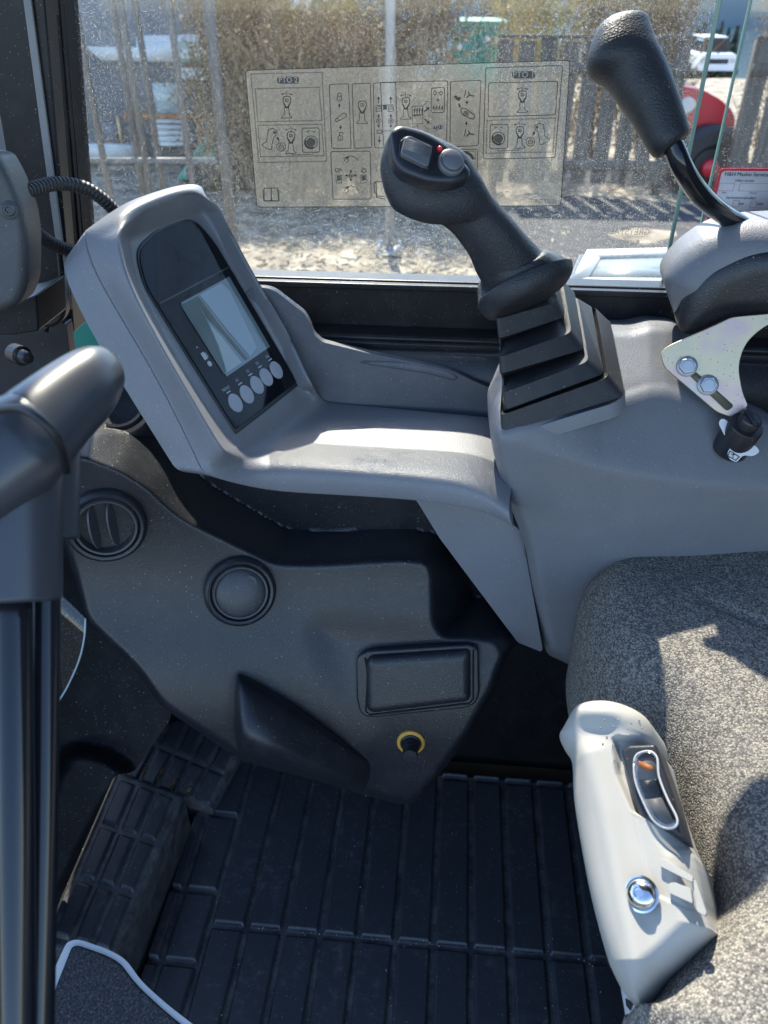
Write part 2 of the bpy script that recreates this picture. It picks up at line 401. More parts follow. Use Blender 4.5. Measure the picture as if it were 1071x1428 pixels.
def loft(stations, n=28, k=6, pw=2.0, name=None, mat=None, parent=None, **kw):
    """stations: (Lx, Ly, Rx, Ry, depth, ratio) = silhouette points on both sides, camera distance, depth/width ratio"""
    arr = []
    for Lx, Ly, Rx, Ry, d, q in stations:
        a, b = W(Lx, Ly, d=d), W(Rx, Ry, d=d); arr.append(np.concatenate([(a+b)/2, (b-a)/2, [q]]))
    A = catmull(arr, k); vs = []; fs = []
    for i, row in enumerate(A):
        c, s, q = row[:3], row[3:6], max(row[6], .05)
        t = A[min(i+1, len(A)-1)][:3]-A[max(i-1, 0)][:3]; e = np.cross(s, t); e = nrm(e)*np.linalg.norm(s)*q
        for th in np.linspace(0, 2*math.pi, n, endpoint=False):
            cc, ss = math.cos(th), math.sin(th)
            cc = math.copysign(abs(cc)**(2/pw), cc); ss = math.copysign(abs(ss)**(2/pw), ss)
            vs.append(c+s*cc+e*ss)
    m = len(A)
    for i in range(m-1):
        for j in range(n): fs.append((i*n+j, i*n+(j+1) % n, (i+1)*n+(j+1) % n, (i+1)*n+j))
    fs += [tuple(range(n))[::-1], tuple((m-1)*n+j for j in range(n))]
    return mesh(name, vs, fs, mat, parent, sharp=60, **kw)
def text(name, s, size, o, xd, yd, mat, parent=None, align='CENTER', sx=1.0, bold=0, tw=None, th=None):
    cu = bpy.data.curves.new(name, 'FONT'); cu.body = s; cu.size = size; cu.align_x = align; cu.align_y = 'CENTER'; cu.offset = bold; cu.resolution_u = 3
    t = bpy.data.objects.new('tmp', cu); COL.objects.link(t)
    dg = bpy.context.evaluated_depsgraph_get(); me0 = t.evaluated_get(dg).to_mesh()
    xd, yd = nrm(xd), nrm(yd); sy = 1.0
    if tw:
        w_ = max(v.co.x for v in me0.vertices)-min(v.co.x for v in me0.vertices); sx = sy = tw/w_
        if th: sy = th/(max(v.co.y for v in me0.vertices)-min(v.co.y for v in me0.vertices))
    vs = [np.asarray(o)+xd*v.co.x*sx+yd*v.co.y*sy for v in me0.vertices]; fs = [tuple(p.vertices) for p in me0.polygons]
    t.evaluated_get(dg).to_mesh_clear(); bpy.data.objects.remove(t)
    return mesh(name, vs, fs, mat, parent, smooth=False, recalc=False)
class Ink:
    """flat printed line work on a plane, drawn in photo positions"""
    def __init__(s, pl, off, k=1.0): s.kw = k; s.b = MB(); s.pl = (pl[0]+pl[1]*off, pl[1]); s.k = 0
    def poly(s, pts):
        P = onplane(pts, (s.pl[0]+s.pl[1]*(s.k % 40)*1e-5, s.pl[1])); s.k += 1; s.b.add(P, [tuple(range(len(P)))]); return s
    def line(s, pts, w=1.0, closed=False):
        pts = [np.asarray(p, float) for p in pts]
        if closed: pts = pts+[pts[0]]
        for a, b in zip(pts[:-1], pts[1:]):
            L = np.linalg.norm(b-a)
            if L < .01: continue
            t = (b-a)/L; q = V3(-t[1], t[0])*w*s.kw/2; a2, b2 = a-t*w*.3, b+t*w*.3
            s.poly([a2-q, b2-q, b2+q, a2+q])
        return s
    def dash(s, pts, w=1.2, on=2.2, off=2.2):
        pts = [np.asarray(p, float) for p in pts]; pts.append(pts[0])
        for a, b in zip(pts[:-1], pts[1:]):
            L = np.linalg.norm(b-a); t = (b-a)/L; q = V3(-t[1], t[0])*w*s.kw/2; x = 0
            while x < L:
                c, e = a+t*x, a+t*min(x+on, L); s.poly([c-q, e-q, e+q, c+q]); x += on+off
        return s
    def circ(s, c, r, w=1, fill=False, n=18, a0=0, a1=360):
        pts = [(c[0]+r*math.cos(q), c[1]+r*math.sin(q)) for q in np.radians(np.linspace(a0, a1, n+1))]
        return s.poly(pts[:-1]) if fill else s.line(pts, w)
    def arrow(s, a, b, w=1.2, hd=4):
        a, b = np.asarray(a, float), np.asarray(b, float); t = (b-a)/np.linalg.norm(b-a); q = V3(-t[1], t[0])
        s.line([a, b-t*hd*.6], w); return s.poly([b, b-t*hd+q*hd*.65, b-t*hd-q*hd*.65])
    def build(s, name, mat, parent): return s.b.build(name, mat, parent, smooth=False, recalc=False)

# ------------------------------------------------------------------ monitor console
O_ = W(326, 600, Y=.79); A_ = nrm(V3(.341, .94, 0)); N_ = nrm(V3(.793, -.288, .537)); U_ = np.cross(N_, A_); U_ = U_ if U_[2] > 0 else -U_
def MP(n): return (O_+N_*n, N_)
def z4(x, y): return (x/2.2313, 240+y/2.2313)
mon = thing('monitor_console', 'grey moulded display console with a tilted screen, five round buttons and a shelf', 'monitor console', W(400, 640, Z=.73))
def row(A, B, C, D, E, Fq, hood=0):
    ns = (-.045, -.012, .030, .001, .001, .028) if not hood else hood
    pts = [W(*z4(*q), pl=MP(nn)) for q, nn in zip((A, B, C, D, E, Fq), ns)]
    G = pts[5]-N_*.065+A_*.004
    return gro(pts[0], pts[1])+pts[2:]+[G]
def gro(a, b):
    t = nrm(a-b); return [a, b+t*.0035, b+t*.0009, b+A_*.0022, b-t*.0009, b-t*.0035]
h0 = (-.055, -.03, -.012, -.012, -.012, -.02)
rows = [row((214, 300), (262, 205), (375, 108), (450, 76), (598, 32), (655, 58), (-.062, -.05, -.045, -.045, -.045, -.05)),
        row((206, 262), (262, 180), (372, 98), (440, 70), (596, 22), (655, 50), (-.045, -.012, .004, .004, .004, 0)),
        row((206, 268), (264, 196), (378, 118), (450, 84), (598, 32), (664, 70), (-.045, -.012, .032, .032, .032, .028)),
        row((200, 285), (268, 225), (372, 170), (450, 120), (600, 60), (684, 105), (-.045, -.012, .030, .026, .026, .028)),
        row((200, 300), (272, 245), (370, 205), (408, 208), (632, 130), (694, 125), (-.045, -.012, .030, .001, .001, .028)),
        row((212, 350), (300, 325), (390, 330), (418, 322), (716, 262), (752, 240)),
        row((268, 470), (393, 480), (478, 500), (505, 498), (796, 420), (832, 385)),
        row((380, 660), (510, 680), (588, 690), (615, 688), (874, 560), (906, 505)),
        row((500, 850), (600, 868), (676, 842), (702, 826), (930, 655), (956, 630)),
        row((534, 905), (622, 915), (706, 882), (736, 858), (962, 690), (980, 668))]
def tray_row(C, D, E, B, za=.735, zd=.731, dB=.0):
    c, d_, e = W(*C, Z=za), W(*D, Z=zd), W(*E, Z=zd); b = W(*B, Y=c[1]+.004); a = b+V3(0, .07, .004)
    f = e+V3(0, .004, .003); g = e+V3(0, .006, -.03)
    return gro(a, b)+[c, d_, e, f, g]
rows.append(gro(W(*z4(568, 955), pl=MP(-.035)), W(*z4(640, 948), pl=MP(-.004)))+[W(*z4(748, 900), Z=.742), W(*z4(790, 872), Z=.733), W(*z4(985, 716), Z=.737), W(*z4(1000, 700), Z=.747), W(*z4(1000, 700), Z=.70)+V3(0, .01, 0)])
rows.append(tray_row((385, 651), (402, 634), (456, 562), (372, 684)))
rows.append(tray_row((450, 655), (462, 640), (510, 567), (450, 688)))
rows.append(tray_row((560, 663), (568, 648), (585, 574), (556, 694)))
rows.append(tray_row((640, 671), (650, 654), (650, 580), (634, 702)))
rows.append(tray_row((678, 690), (682, 668), (692, 584), (690, 716), .722, .726))
rows.append(tray_row((708, 716), (712, 690), (722, 586), (716, 734), .705, .715))
vs = [p for r_ in rows for p in r_]; k = 11
fs = [(i*k+j, i*k+j+1, (i+1)*k+j+1, (i+1)*k+j) for i in range(len(rows)-1) for j in range(k-1)]
def crs_(a, b):
    ra, ca, rb, cb = a//k, a % k, b//k, b % k
    if ca == cb:
        if ca in (2, 3, 4): return .75
        if ca in (6, 7, 8, 9) and 3 <= ra <= 9: return .62 if ra < 9 else .4
    elif ra == rb and ra in (3, 4) and ca >= 6: return .6
    return 0
housing = mesh('housing', vs, fs, GREY, mon, sub=3, crease=crs_)
# back shell closing the slab behind the seam
vs2 = []; 
for r_ in rows[1:9]: vs2 += [r_[0], r_[0]-N_*.012+A_*.02, r_[10]-N_*.02, r_[10]]
fs2 = [(i*4+j, i*4+j+1, (i+1)*4+j+1, (i+1)*4+j) for i in range(7) for j in range(3)]
mesh('back_shell', vs2, fs2, GREY_D, mon, sub=1)
# black glass display panel (a, u in metres on the face)
def FP(a, u, n=.004): return O_+A_*a+U_*u+N_*n
pan2 = rounded([(0, 0, .003), (.143, .002, .003), (.143, .20, .02), (.132, .233, .03), (.07, .236, .05), (.018, .222, .018), (.001, .185, .012)], .004, 7)
def flat(name, P2, n, mat, parent, thick=.003, bevel=.0008):
    A = [FP(a, u, n) for a, u in P2]; B = [FP(a, u, n-thick) for a, u in P2]; k = len(A)
    return mesh(name, A+B, [tuple(range(k)), tuple(range(2*k-1, k-1, -1))]+[(i, i+k, (i+1) % k+k, (i+1) % k) for i in range(k)], mat, parent, bevel=bevel, seg=2)
bez = pan2.copy(); cen = bez.mean(0); bez = cen+(bez-cen)*1.035
flat('display_bezel', bez, .0030, BLACKS, mon, .006, .0015)
dp = flat('display_panel', pan2, .0042, PANEL, mon, .004, .0006)
lc = flat('lcd_screen', [(.0335, .056), (.131, .058), (.1325, .156), (.0335, .153)], .0046, LCD, dp, .0012, .0002)
for nm_, P_, c_ in (('screen_reflection', ((562, 414), (606, 391), (640, 455), (676, 540), (702, 618), (696, 628)), (.050, .078, .070)), ('screen_reflection', ((609, 389), (616, 385), (700, 497), (772, 580), (764, 586), (694, 502), (646, 455)), (.065, .080, .055)),
                    ('screen_reflection', ((622, 382), (690, 345), (716, 372), (800, 545), (778, 574), (706, 490)), (.26, .33, .37)), ('screen_reflection', ((648, 468), (690, 512), (752, 592), (706, 624), (680, 540)), (.30, .36, .37))):
    P_ = [W(*z4(*q_), pl=MP(.0051)) for q_ in P_]; mesh(nm_, P_, [tuple(range(len(P_)))], simple('reflection_tone', c_, .08), lc, smooth=False, recalc=False)  # reflection on the LCD, put into flat coloured shapes
gl = MB(); 
for (a0, u0, a1, u1) in ((.004, .1615, .142, .1665),): 
    q = [FP(a0, u0, .00455), FP(a1, u0+.004, .00455), FP(a1, u0+.0052, .00455), FP(a0, u0+.0012, .00455)]; gl.add(q, [(0, 1, 2, 3)])
gl.build('panel_division', simple('division_line', (.05, .055, .06), .3), dp, smooth=False)
def onface(px, py): 
    p = W(px, py, pl=MP(.0045))-O_; return p@A_, p@U_
btn_px = [(328, 562), (344, 550), (358, 537), (371, 526), (385, 516)]
marks = ['MENU', 'F1', 'F2', 'F3', 'F4']
class Sym:
    def add(s, v, f): mesh('panel_symbol', v, f, PRINTW, dp, smooth=False, recalc=False)
pt = Sym()
for (x, y), s in zip(btn_px, marks):
    a, u = onface(x, y); c = FP(a, u, .004)
    ov = [(a+.0105*math.cos(t), u+.0118*math.sin(t)) for t in np.linspace(0, 6.2832, 37)[:-1]]; flat('button', ov, .0056, BTN, dp, .002, .0007)
    text('button_mark', s, .0052 if s == 'MENU' else .006, FP(a-.001, u+.0195, .0047), A_, U_, PRINTW, dp)
    q = [FP(a-.004, u+.0140, .00465), FP(a+.004, u+.0140, .00465), FP(a+.004, u+.0156, .00465), FP(a-.004, u+.0156, .00465)]; pt.add(q, [(0, 1, 2, 3)])
a, u = onface(285, 497)
for q in ([(-.003, -.004), (.003, -.004), (.003, .005), (-.003, .005)], [(.0036, -.003), (.0050, -.003), (.0050, .003), (.0036, .003)]):
    pt.add([FP(a+x, u+y, .00465) for x, y in q], [(0, 1, 2, 3)])
pt.add([FP(a+.001+.0036*math.cos(t), u-.010+.0036*math.sin(t), .00465) for t in np.linspace(0, 6.28, 9)[:-1]], [tuple(range(8))])
pt.add([FP(a-.004, u+.012, .00465), FP(a-.001, u+.012, .00465), FP(a-.0025, u+.0145, .00465)], [(0, 1, 2)])
# wall standing behind the shelf and its leg panel
tw = [(330, 420), (352, 400), (374, 402), (384, 406), (424, 437), (431, 449), (437, 466), (449, 477), (520, 494), (610, 512), (632, 518), (662, 532), (700, 548), (704, 600), (440, 590), (400, 520)]
prism('shelf_wall', rounded(tw, 5, 4), PY(.952), .012, GREY_D, mon, bevel=.003)
rb = [(560, 505), (602, 511), (628, 518), (640, 527), (632, 531), (600, 522), (500, 506), (508, 503)]
pillow('wall_rib', rounded(rb, 5), PY(.951), .0025, 5, GREY_D, mon, 2, .004)
lp = [(560, 680), (700, 690), (716, 732), (728, 742), (731, 760), (757, 906), (754, 909), (722, 896), (614, 752), (582, 700)]
lpl = (W(640, 750, Y=.815), nrm(V3(.10, -1, .10)))
prism('leg_panel', rounded(lp, 4, 4), lpl, .05, GREY, mon, bevel=.003, direction=(0, 1, 0))

# ------------------------------------------------------------------ joystick pod (grey console right of the shelf)
def crease(x): return 608+(x-690)*.19+18*np.sin(np.clip((x-690)/380, 0, 1)*math.pi)*.9
def Ypod(x, y):
    x = np.asarray(x, float); y = np.asarray(y, float)
    tl = 604-np.clip(x-702, -30, 205)*.30+np.clip(x-930, 0, 300)*.35
    d = tl-y; top = .00110*(np.sqrt(d*d+11**2)+d)/2
    d2_ = crease(x)-y; w_ = np.clip((x-700)/140, 0, 1)
    mid = .00050*(np.sqrt(d2_*d2_+9**2)+d2_)/2*w_
    mid = np.minimum(mid, .00050*np.clip(crease(x)-tl, 0, 400)*w_+.004)
    low = .00012*np.clip(-d2_, 0, 400)
    return .768+.00014*(x-690)+top+mid+low
pod = thing('joystick_pod', 'large smooth grey pod carrying the black joystick, right of the shelf', 'control pod', W(850, 700, Y=.85))
pp = rounded([(681, 560), (690, 540), (700, 515), (715, 490, 12), (775, 450, 20), (850, 454, 14), (882, 455, 25), (905, 447, 12), (940, 448, 6), (985, 475), (1020, 560), (1085, 585), (1095, 600), (1095, 800), (960, 830), (860, 880), (836, 938, 10), (805, 932, 12), (762, 912, 8), (747, 845), (733, 765), (726, 742, 4), (705, 690), (690, 640), (683, 605, 20)], 14, 5)
def podfn(P, d):
    edge = .020*(1-np.clip(d/16, 0, 1))**2
    return onY(P, Ypod(P[:, 0], P[:, 1])+edge)
relief('shell', pp, podfn, 4, (0, .05, -.01), GREY, pod)

# ------------------------------------------------------------------ joystick
js = thing('joystick', 'black joystick with rubber bellows, rocker switch, round button and red lamp on its head', 'joystick', W(780, 570, Y=.86))
def P3(x, y): return W(x, y, Y=float(Ypod(x, y))-.004)
# levels from bottom to top: front-left px, front-right px, front Y, depth, width of the back
LV_ = [((699, 604), (872, 552), .800, .148), ((698, 600), (868, 548), .801, .146), ((697, 580), (849, 526), .803, .138), ((700, 577), (843, 523), .822, .122),
       ((703, 572), (842, 521), .806, .134), ((699, 549), (821, 504), .809, .126), ((702, 544), (816, 500), .815, .120), ((698, 527), (799, 489), .852, .090), ((696, 522), (815, 487), .822, .116), ((695, 499), (797, 464), .825, .106), ((698, 495), (792, 461), .831, .100), ((695, 476), (775, 445), .868, .068),
       ((694, 473), (788, 442), .838, .094), ((691, 446), (778, 421), .840, .086), ((694, 442), (774, 418), .846, .080), ((706, 432), (762, 412), .860, .05)]
rings = []
def rr_ring(q, r=.016, k=5):
    out = []
    for i in range(4):
        p = q[i]; a = q[i-1]-p; b = q[(i+1) % 4]-p; la, lb = np.linalg.norm(a), np.linalg.norm(b)
        p0, p1 = p+a/la*r, p+b/lb*r
        for t in np.linspace(0, 1, k): out.append((1-t)**2*p0+2*t*(1-t)*p+t*t*p1)
    return out
def quad4(l, r, Y, dep):
    fl, fr = W(*l, Y=Y-.024), W(*r, Y=Y+.018); fl = fl+V3(0, 0, 0); dv = V3(.06, 1, .16)*dep
    return [fl, fr, fr+dv+V3(-.01, 0, .012), fl+dv]
rings = [rr_ring(quad4(*l), .009) for l in LV_]; m = len(rings[0])
vs = [p for r_ in rings for p in r_]; fs = [(i*m+j, i*m+(j+1) % m, (i+1)*m+(j+1) % m, (i+1)*m+j) for i in range(len(rings)-1) for j in range(m)]
fs.append(tuple((len(rings)-1)*m+j for j in range(m)))
mesh('bellows', vs, fs, RUBBER, js, sharp=60, bevel=.0030, seg=4)
# grey collar frame round the bellows
Q0 = quad4(*LV_[0]); cq = sum(Q0)/4
def grow(f, z, yo=0): return rr_ring([cq+(p-cq)*f+V3(0, yo, z) for p in Q0], .022)
cr = [grow(1.08, -.020), grow(1.055, -.009), grow(1.025, -.004), grow(1.005, -.004), grow(1.0, -.014)]
vs = [p for r_ in cr for p in r_]; m = len(cr[0]); mesh('bellows_frame', vs, [(i*m+j, i*m+(j+1) % m, (i+1)*m+(j+1) % m, (i+1)*m+j) for i in range(4) for j in range(m)], GREY, js, bevel=.001)
JD = .80
grip = [(547, 184, 556, 178, .72, .6), (536, 205, 600, 190, .72, .85), (530, 235, 645, 212, .725, .62), (538, 272, 668, 244, .73, .56), (556, 297, 682, 268, .735, .56),
        (598, 303, 697, 286, .745, .62), (624, 318, 714, 304, .755, .72), (643, 340, 728, 321, .765, .8), (656, 360, 741, 335, .775, .84), (665, 380, 752, 346, .785, .86),
        (674, 396, 766, 352, .79, .86), (674, 406, 780, 356, .795, .86), (668, 416, 793, 364, .80, .86), (669, 430, 797, 378, .80, .86), (684, 443, 790, 394, .80, .86), (705, 440, 775, 408, .80, .8)]
grip = [(a, b_, c_, d_, e_+.04, f_) for a, b_, c_, d_, e_, f_ in grip]
loft(grip, 40, 6, 2.25, 'grip', GRIP, js)
# head plate facing the operator
hpl = (W(600, 220, d=.712), nrm(V3(.30, -.72, .62)))
hp = rounded([(543, 184, 8), (556, 175, 8), (590, 183, 20), (624, 203, 14), (656, 238, 12), (654, 250, 8), (634, 257, 8), (598, 257, 16), (560, 242, 16), (549, 226, 10)], 6, 5)
pillow('head_plate', hp, hpl, .004, 10, BLACKS, js, 2, .012)
def hpt(x, y, n): 
    return W(x, y, pl=(hpl[0]+hpl[1]*n, hpl[1]))
sq = rounded([(558, 196), (568, 189), (606, 205), (600, 236), (594, 236), (556, 217)], 4, 4)
prism('switch_surround', sq, (hpl[0]+hpl[1]*.0065, hpl[1]), .006, BLACK, js, bevel=.0012)
rk = rounded([(565, 191), (572, 189), (602, 203), (603, 208), (598, 231), (593, 231), (561, 215), (560, 210)], 3, 4)
sw = prism('rocker_switch', rk, (hpl[0]+hpl[1]*.011, hpl[1]), .006, BTNG, js, bevel=.0016)
rbm = MB()
for i in range(7):
    t = i/6; a = hpt(567-4*t, 194+13*t, .0112); b = hpt(602-2*t, 206+13*t, .0112); rbm.tube([a, b], .0007, 6)
rbm.build('switch_rib', BTNG, sw)
bc = hpt(628, 228, .004); bb = MB(); bb.lathe(bc, hpl[1], [(.0125, 0), (.0125, .003), (.0115, .0045), (.0105, .0048), (.0100, .0040), (.0098, .0072), (.008, .0082), (0, .0085)], 32); bb.build('push_button', BTNG, js, sharp=50)
lc_ = hpt(612, 210, .003); bb = MB(); bb.lathe(lc_, hpl[1], [(.0026, 0), (.0026, .003), (.0018, .0045), (0, .005)], 16); bb.build('indicator_lamp', RED, js)

# ------------------------------------------------------------------ gear lever
def z3(x, y): return (700+x/2.887, y/2.887)
lev = thing('control_lever', 'tall black lever with a padded grip and bent gloss shaft, upper right', 'lever', W(1030, 310, d=.86))
kn = [(848, 26, 888, 18, .80, .5), (832, 42, 901, 28, .80, .8), (823, 66, 907, 46, .80, .85), (820, 88, 912, 62, .80, .86), (826, 101, 919, 78, .80, .88), (847, 116, 930, 100, .80, .9), (866, 142, 939, 124, .80, .95), (884, 168, 948, 148, .80, .95), (900, 196, 956, 172, .80, .95), (910, 212, 959, 185, .80, .95), (920, 217, 957, 192, .80, .9), (927, 213, 950, 197, .80, .8)]
loft(kn, 32, 6, 2.2, 'grip', GRIP, lev)
sh = [W(x, y, d=d) for x, y, d in ((930, 190, .80), (940, 207, .80), (951, 232, .805), (968, 260, .825), (990, 284, .85), (1020, 306, .885), (1060, 330, .91))]
b = MB(); b.tube(catmull(sh, 8), .0108, 20); b.build('shaft', GLOSSB, lev)

# ------------------------------------------------------------------ armrest pad
arm = thing('armrest', 'thick grey armrest pad with a rounded front end, right edge above the bracket', 'armrest', W(1040, 440, Y=.9))
ap = [(924, 388, 10), (934, 368, 16), (952, 348, 22), (985, 324, 26), (1022, 310, 22), (1075, 307), (1180, 305), (1180, 452), (1075, 441), (1010, 443, 24), (985, 455, 18), (965, 466, 8), (950, 463, 8), (943, 446, 12)]
apl = (W(1000, 400, Y=.945), nrm(V3(-.10, -1, .02)))
pillow('pad', rounded(ap, 12, 6), apl, .036, 44, GREY, arm, 3, .05, power=.62)
afp = (apl[0]+apl[1]*.026, apl[1])
af = [(942, 448, 10), (953, 408, 20), (984, 371, 30), (1036, 346, 24), (1075, 341), (1180, 338), (1180, 453), (1075, 442), (1010, 444, 24), (985, 456, 18), (965, 467, 8), (950, 464, 8)]
pillow('shaded_front', rounded(af, 12, 6), afp, .016, 34, BLACK, arm, 3, .05, power=.6)  # black skin over the grey pad's front, its shade put into the colour
# ------------------------------------------------------------------ bracket with two bolts
bpl = (W(985, 525, Y=.862), nrm(V3(-.12, -.92, .40)))
br = thing('mounting_bracket', 'yellow zinc plated steel bracket with two hex bolts, under the armrest', 'bracket', bpl[0])
bp = [(921, 492, 8), (932, 482, 8), (1000, 452, 10), (1020, 442), (1085, 436), (1085, 446), (1062, 458, 14), (1040, 478, 20), (1029, 510, 20), (1036, 548, 16), (1044, 566, 5), (1020, 582, 6), (1000, 575, 8), (926, 512, 8)]
pl_ = prism('plate', rounded(bp, 8, 5), bpl, .006, ZINC, br, bevel=.001)
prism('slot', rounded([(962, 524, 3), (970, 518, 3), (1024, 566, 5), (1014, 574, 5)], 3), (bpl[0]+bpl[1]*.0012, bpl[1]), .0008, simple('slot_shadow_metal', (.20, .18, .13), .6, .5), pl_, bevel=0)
for (x, y), q in (((958, 511), .3), ((987, 537), .1)):
    c = W(x, y, pl=(bpl[0]+bpl[1]*.001, bpl[1])); ax = nrm(bpl[1]+V3(-.05, -.05, .1))
    b = MB(); b.lathe(c, ax, [(.0118, 0), (.0118, .0015), (.0100, .003)], 32)
    t1 = nrm(np.cross(ax, V3(0, 0, 1))); t2 = np.cross(ax, t1); bo = b.build('bolt', STEEL, br, sharp=40)
    h1 = [c+ax*.002+.0098*(math.cos(q+k*math.pi/3)*t1+math.sin(q+k*math.pi/3)*t2) for k in range(6)]
    h2 = [p+ax*.0075 for p in h1]
    mesh('bolt_head', h1+h2, [tuple(range(6)), tuple(range(11, 5, -1))]+[(i, i+6, (i+1) % 6+6, (i+1) % 6) for i in range(6)], STEEL, bo, bevel=.0012)
    b = MB(); b.lathe(c+ax*.0095, ax, [(.0068, 0), (.0068, .0006), (.0058, .0008), (.0056, .0002), (0, .0002)], 24); b.build('bolt_mark', STEEL, bo, sharp=40)
# ------------------------------------------------------------------ small knob with its label
kp = (W(1035, 600, Y=.90), nrm(V3(.25, -.55, .8)))
kb = thing('lock_knob', 'stubby black knob on a white label, right of the joystick pod', 'knob', W(1030, 620, Y=.9))
c0, c1 = W(1020, 622, Y=.838), W(1058, 570, Y=.815)
kb_ax = nrm(c1-c0)
b = MB(); b.lathe(c0, kb_ax, [(.021, -.004), (.0205, .004), (.0195, .036), (.0185, .038), (.0125, .0385), (.0125, .048), (.011, .050), (0, .050)], 32); b.build('knob', BLACKS, kb, sharp=40)
b = MB(); e1 = nrm(np.cross(kb_ax, V3(0, 0, 1))); b.box((0, 0, 0), (1, 1, 1)); cc = c0+kb_ax*.043
b.v = [cc+(v[0]-.5)*.024*nrm(np.cross(kb_ax, e1))+(v[1]-.5)*.009*e1+(v[2])*.010*kb_ax for v in b.v]; b.build('key_grip', BLACK, kb, bevel=.002)
lpl2 = (W(1030, 625, Y=.818), nrm(V3(.05, -.85, .5)))
lab = rounded([(1002, 590, 4), (1006, 583, 4), (1014, 586, 4), (1022, 600, 8), (1040, 618, 10), (1055, 622, 8), (1060, 630, 4), (1050, 637, 6), (1036, 634, 8), (1028, 645, 4), (1018, 641, 4), (1014, 632, 4), (1020, 622, 5), (1010, 606, 8)], 4, 4)
lo = prism('label_plate', lab, lpl2, .0012, LABELW, kb, bevel=.0003)
ik = Ink(lpl2, .0006); ik.line([(1018, 629), (1031, 637), (1026, 642), (1015, 636)], 1.3, True); ik.line([(1020, 634), (1026, 634)], 1.2); ik.line([(1023, 631), (1022, 638)], 1.2); ik.build('label_symbol', PRINTB, lo)

# ------------------------------------------------------------------ black lower fascia
dash = thing('lower_fascia', 'black grained lower fascia with round vents, a lidded box and a socket', 'fascia', W(450, 900, Y=.8))
dout = rounded([(60, 640, 10), (100, 600), (230, 590), (300, 630), (560, 670), (660, 690), (745, 880), (712, 905, 12), (700, 930, 12), (690, 962, 20), (652, 1030, 20), (604, 1092, 18), (585, 1118, 16), (562, 1123, 12), (520, 1112, 20), (430, 1086, 20), (347, 1064, 12), (316, 1047, 10), (270, 1016), (222, 984, 20), (188, 932, 30), (145, 893, 20), (118, 866, 16), (102, 800), (86, 752), (70, 700)], 10, 5)
front = rounded([(40, 640), (118, 637, 10), (168, 656, 14), (206, 680, 14), (232, 706, 14), (262, 728, 20), (320, 756, 30), (385, 787, 14), (440, 788, 20), (560, 781, 30), (594, 785, 10), (601, 800, 10), (603, 868, 16), (614, 889, 12), (660, 890, 12), (694, 896, 12), (705, 925, 10), (720, 960), (640, 1200), (300, 1200), (40, 1000)], 10, 5)
pad = rounded([(328, 936, 5), (340, 935, 6), (372, 955, 20), (440, 1003, 30), (512, 1056, 40), (560, 1130), (480, 1180), (345, 1180), (327, 1020, 10)], 6, 5)
rec = rounded([(440, 870), (620, 880), (720, 890), (720, 1000), (600, 1140), (470, 1140), (520, 1040), (470, 960)], 20)
def Yface(P):
    x, y = P[:, 0], P[:, 1]
    Y = .845-.00030*(np.sqrt((430-x)**2+70**2)+(430-x))/2-.075*(np.tanh((y-900)/150)+1)
    df, _ = sdf(P, front); o = np.clip(4-df, 0, None)
    rr_ = .0019*(np.sqrt(o*o+7**2)-7); Y = np.where(rr_ > 0, np.minimum(Y+rr_, np.maximum(.905, Y)), Y)
    dr, _ = sdf(P, rec); t = np.clip((dr+30)/60, 0, 1); t = t*t*(3-2*t)
    Y = Y+.006*t
    return Y
relief('panel', dout, lambda P, d: onY(P, Yface(P)+.018*(1-np.clip(d/10, 0, 1))**2), 3.2, (0, .06, 0), BLACK, dash)
def fY(x, y): return float(Yface(np.array([[x, y]], float))[0])
def fnorm(x, y, e=14):
    a = onY(np.array([[x-e, y]]), fY(x-e, y))[0]; b = onY(np.array([[x+e, y]]), fY(x+e, y))[0]
    c = onY(np.array([[x, y-e]]), fY(x, y-e))[0]; d = onY(np.array([[x, y+e]]), fY(x, y+e))[0]
    n = nrm(np.cross(b-a, c-d)); return n if n[1] < 0 else -n
kc = [[(337, 934), (390, 964), (452, 1008), (520, 1058)], [(333, 939), (386, 968), (449, 1012), (518, 1062)], [(331, 972), (384, 996), (446, 1034), (514, 1074)], [(331, 1012), (384, 1032), (443, 1060), (508, 1092)], [(333, 1040), (384, 1062), (440, 1080), (500, 1102)], [(344, 1062), (392, 1076), (441, 1088), (505, 1106)]]
kd = [.020, -.018, -.034, -.050, -.054, .020]; kf = [1.0, 1.05, .80, .35]
vs = []
for row_, d_ in zip(kc, kd):
    f0 = [fY(*q) for q in row_]
    x0, y0 = row_[0]; vs.append(W(x0-6, y0+2, Y=f0[0]+.03)); vs.append(W(x0-4, y0+1, Y=f0[0]-.014 if d_ < 0 else f0[0]+.025))
    for (x, y), f_, k_ in zip(row_, f0, kf): vs.append(W(x, y, Y=f_+(d_*k_ if d_ < 0 else d_)))
    x1, y1 = row_[-1]; vs.append(W(x1+16, y1+4, Y=fY(x1+16, y1+4)+.022))
nc = 7; fs = [(i*nc+j, i*nc+j+1, (i+1)*nc+j+1, (i+1)*nc+j) for i in range(5) for j in range(nc-1)]
mesh('knee_pad', vs, fs, BLACK, dash, sub=3)
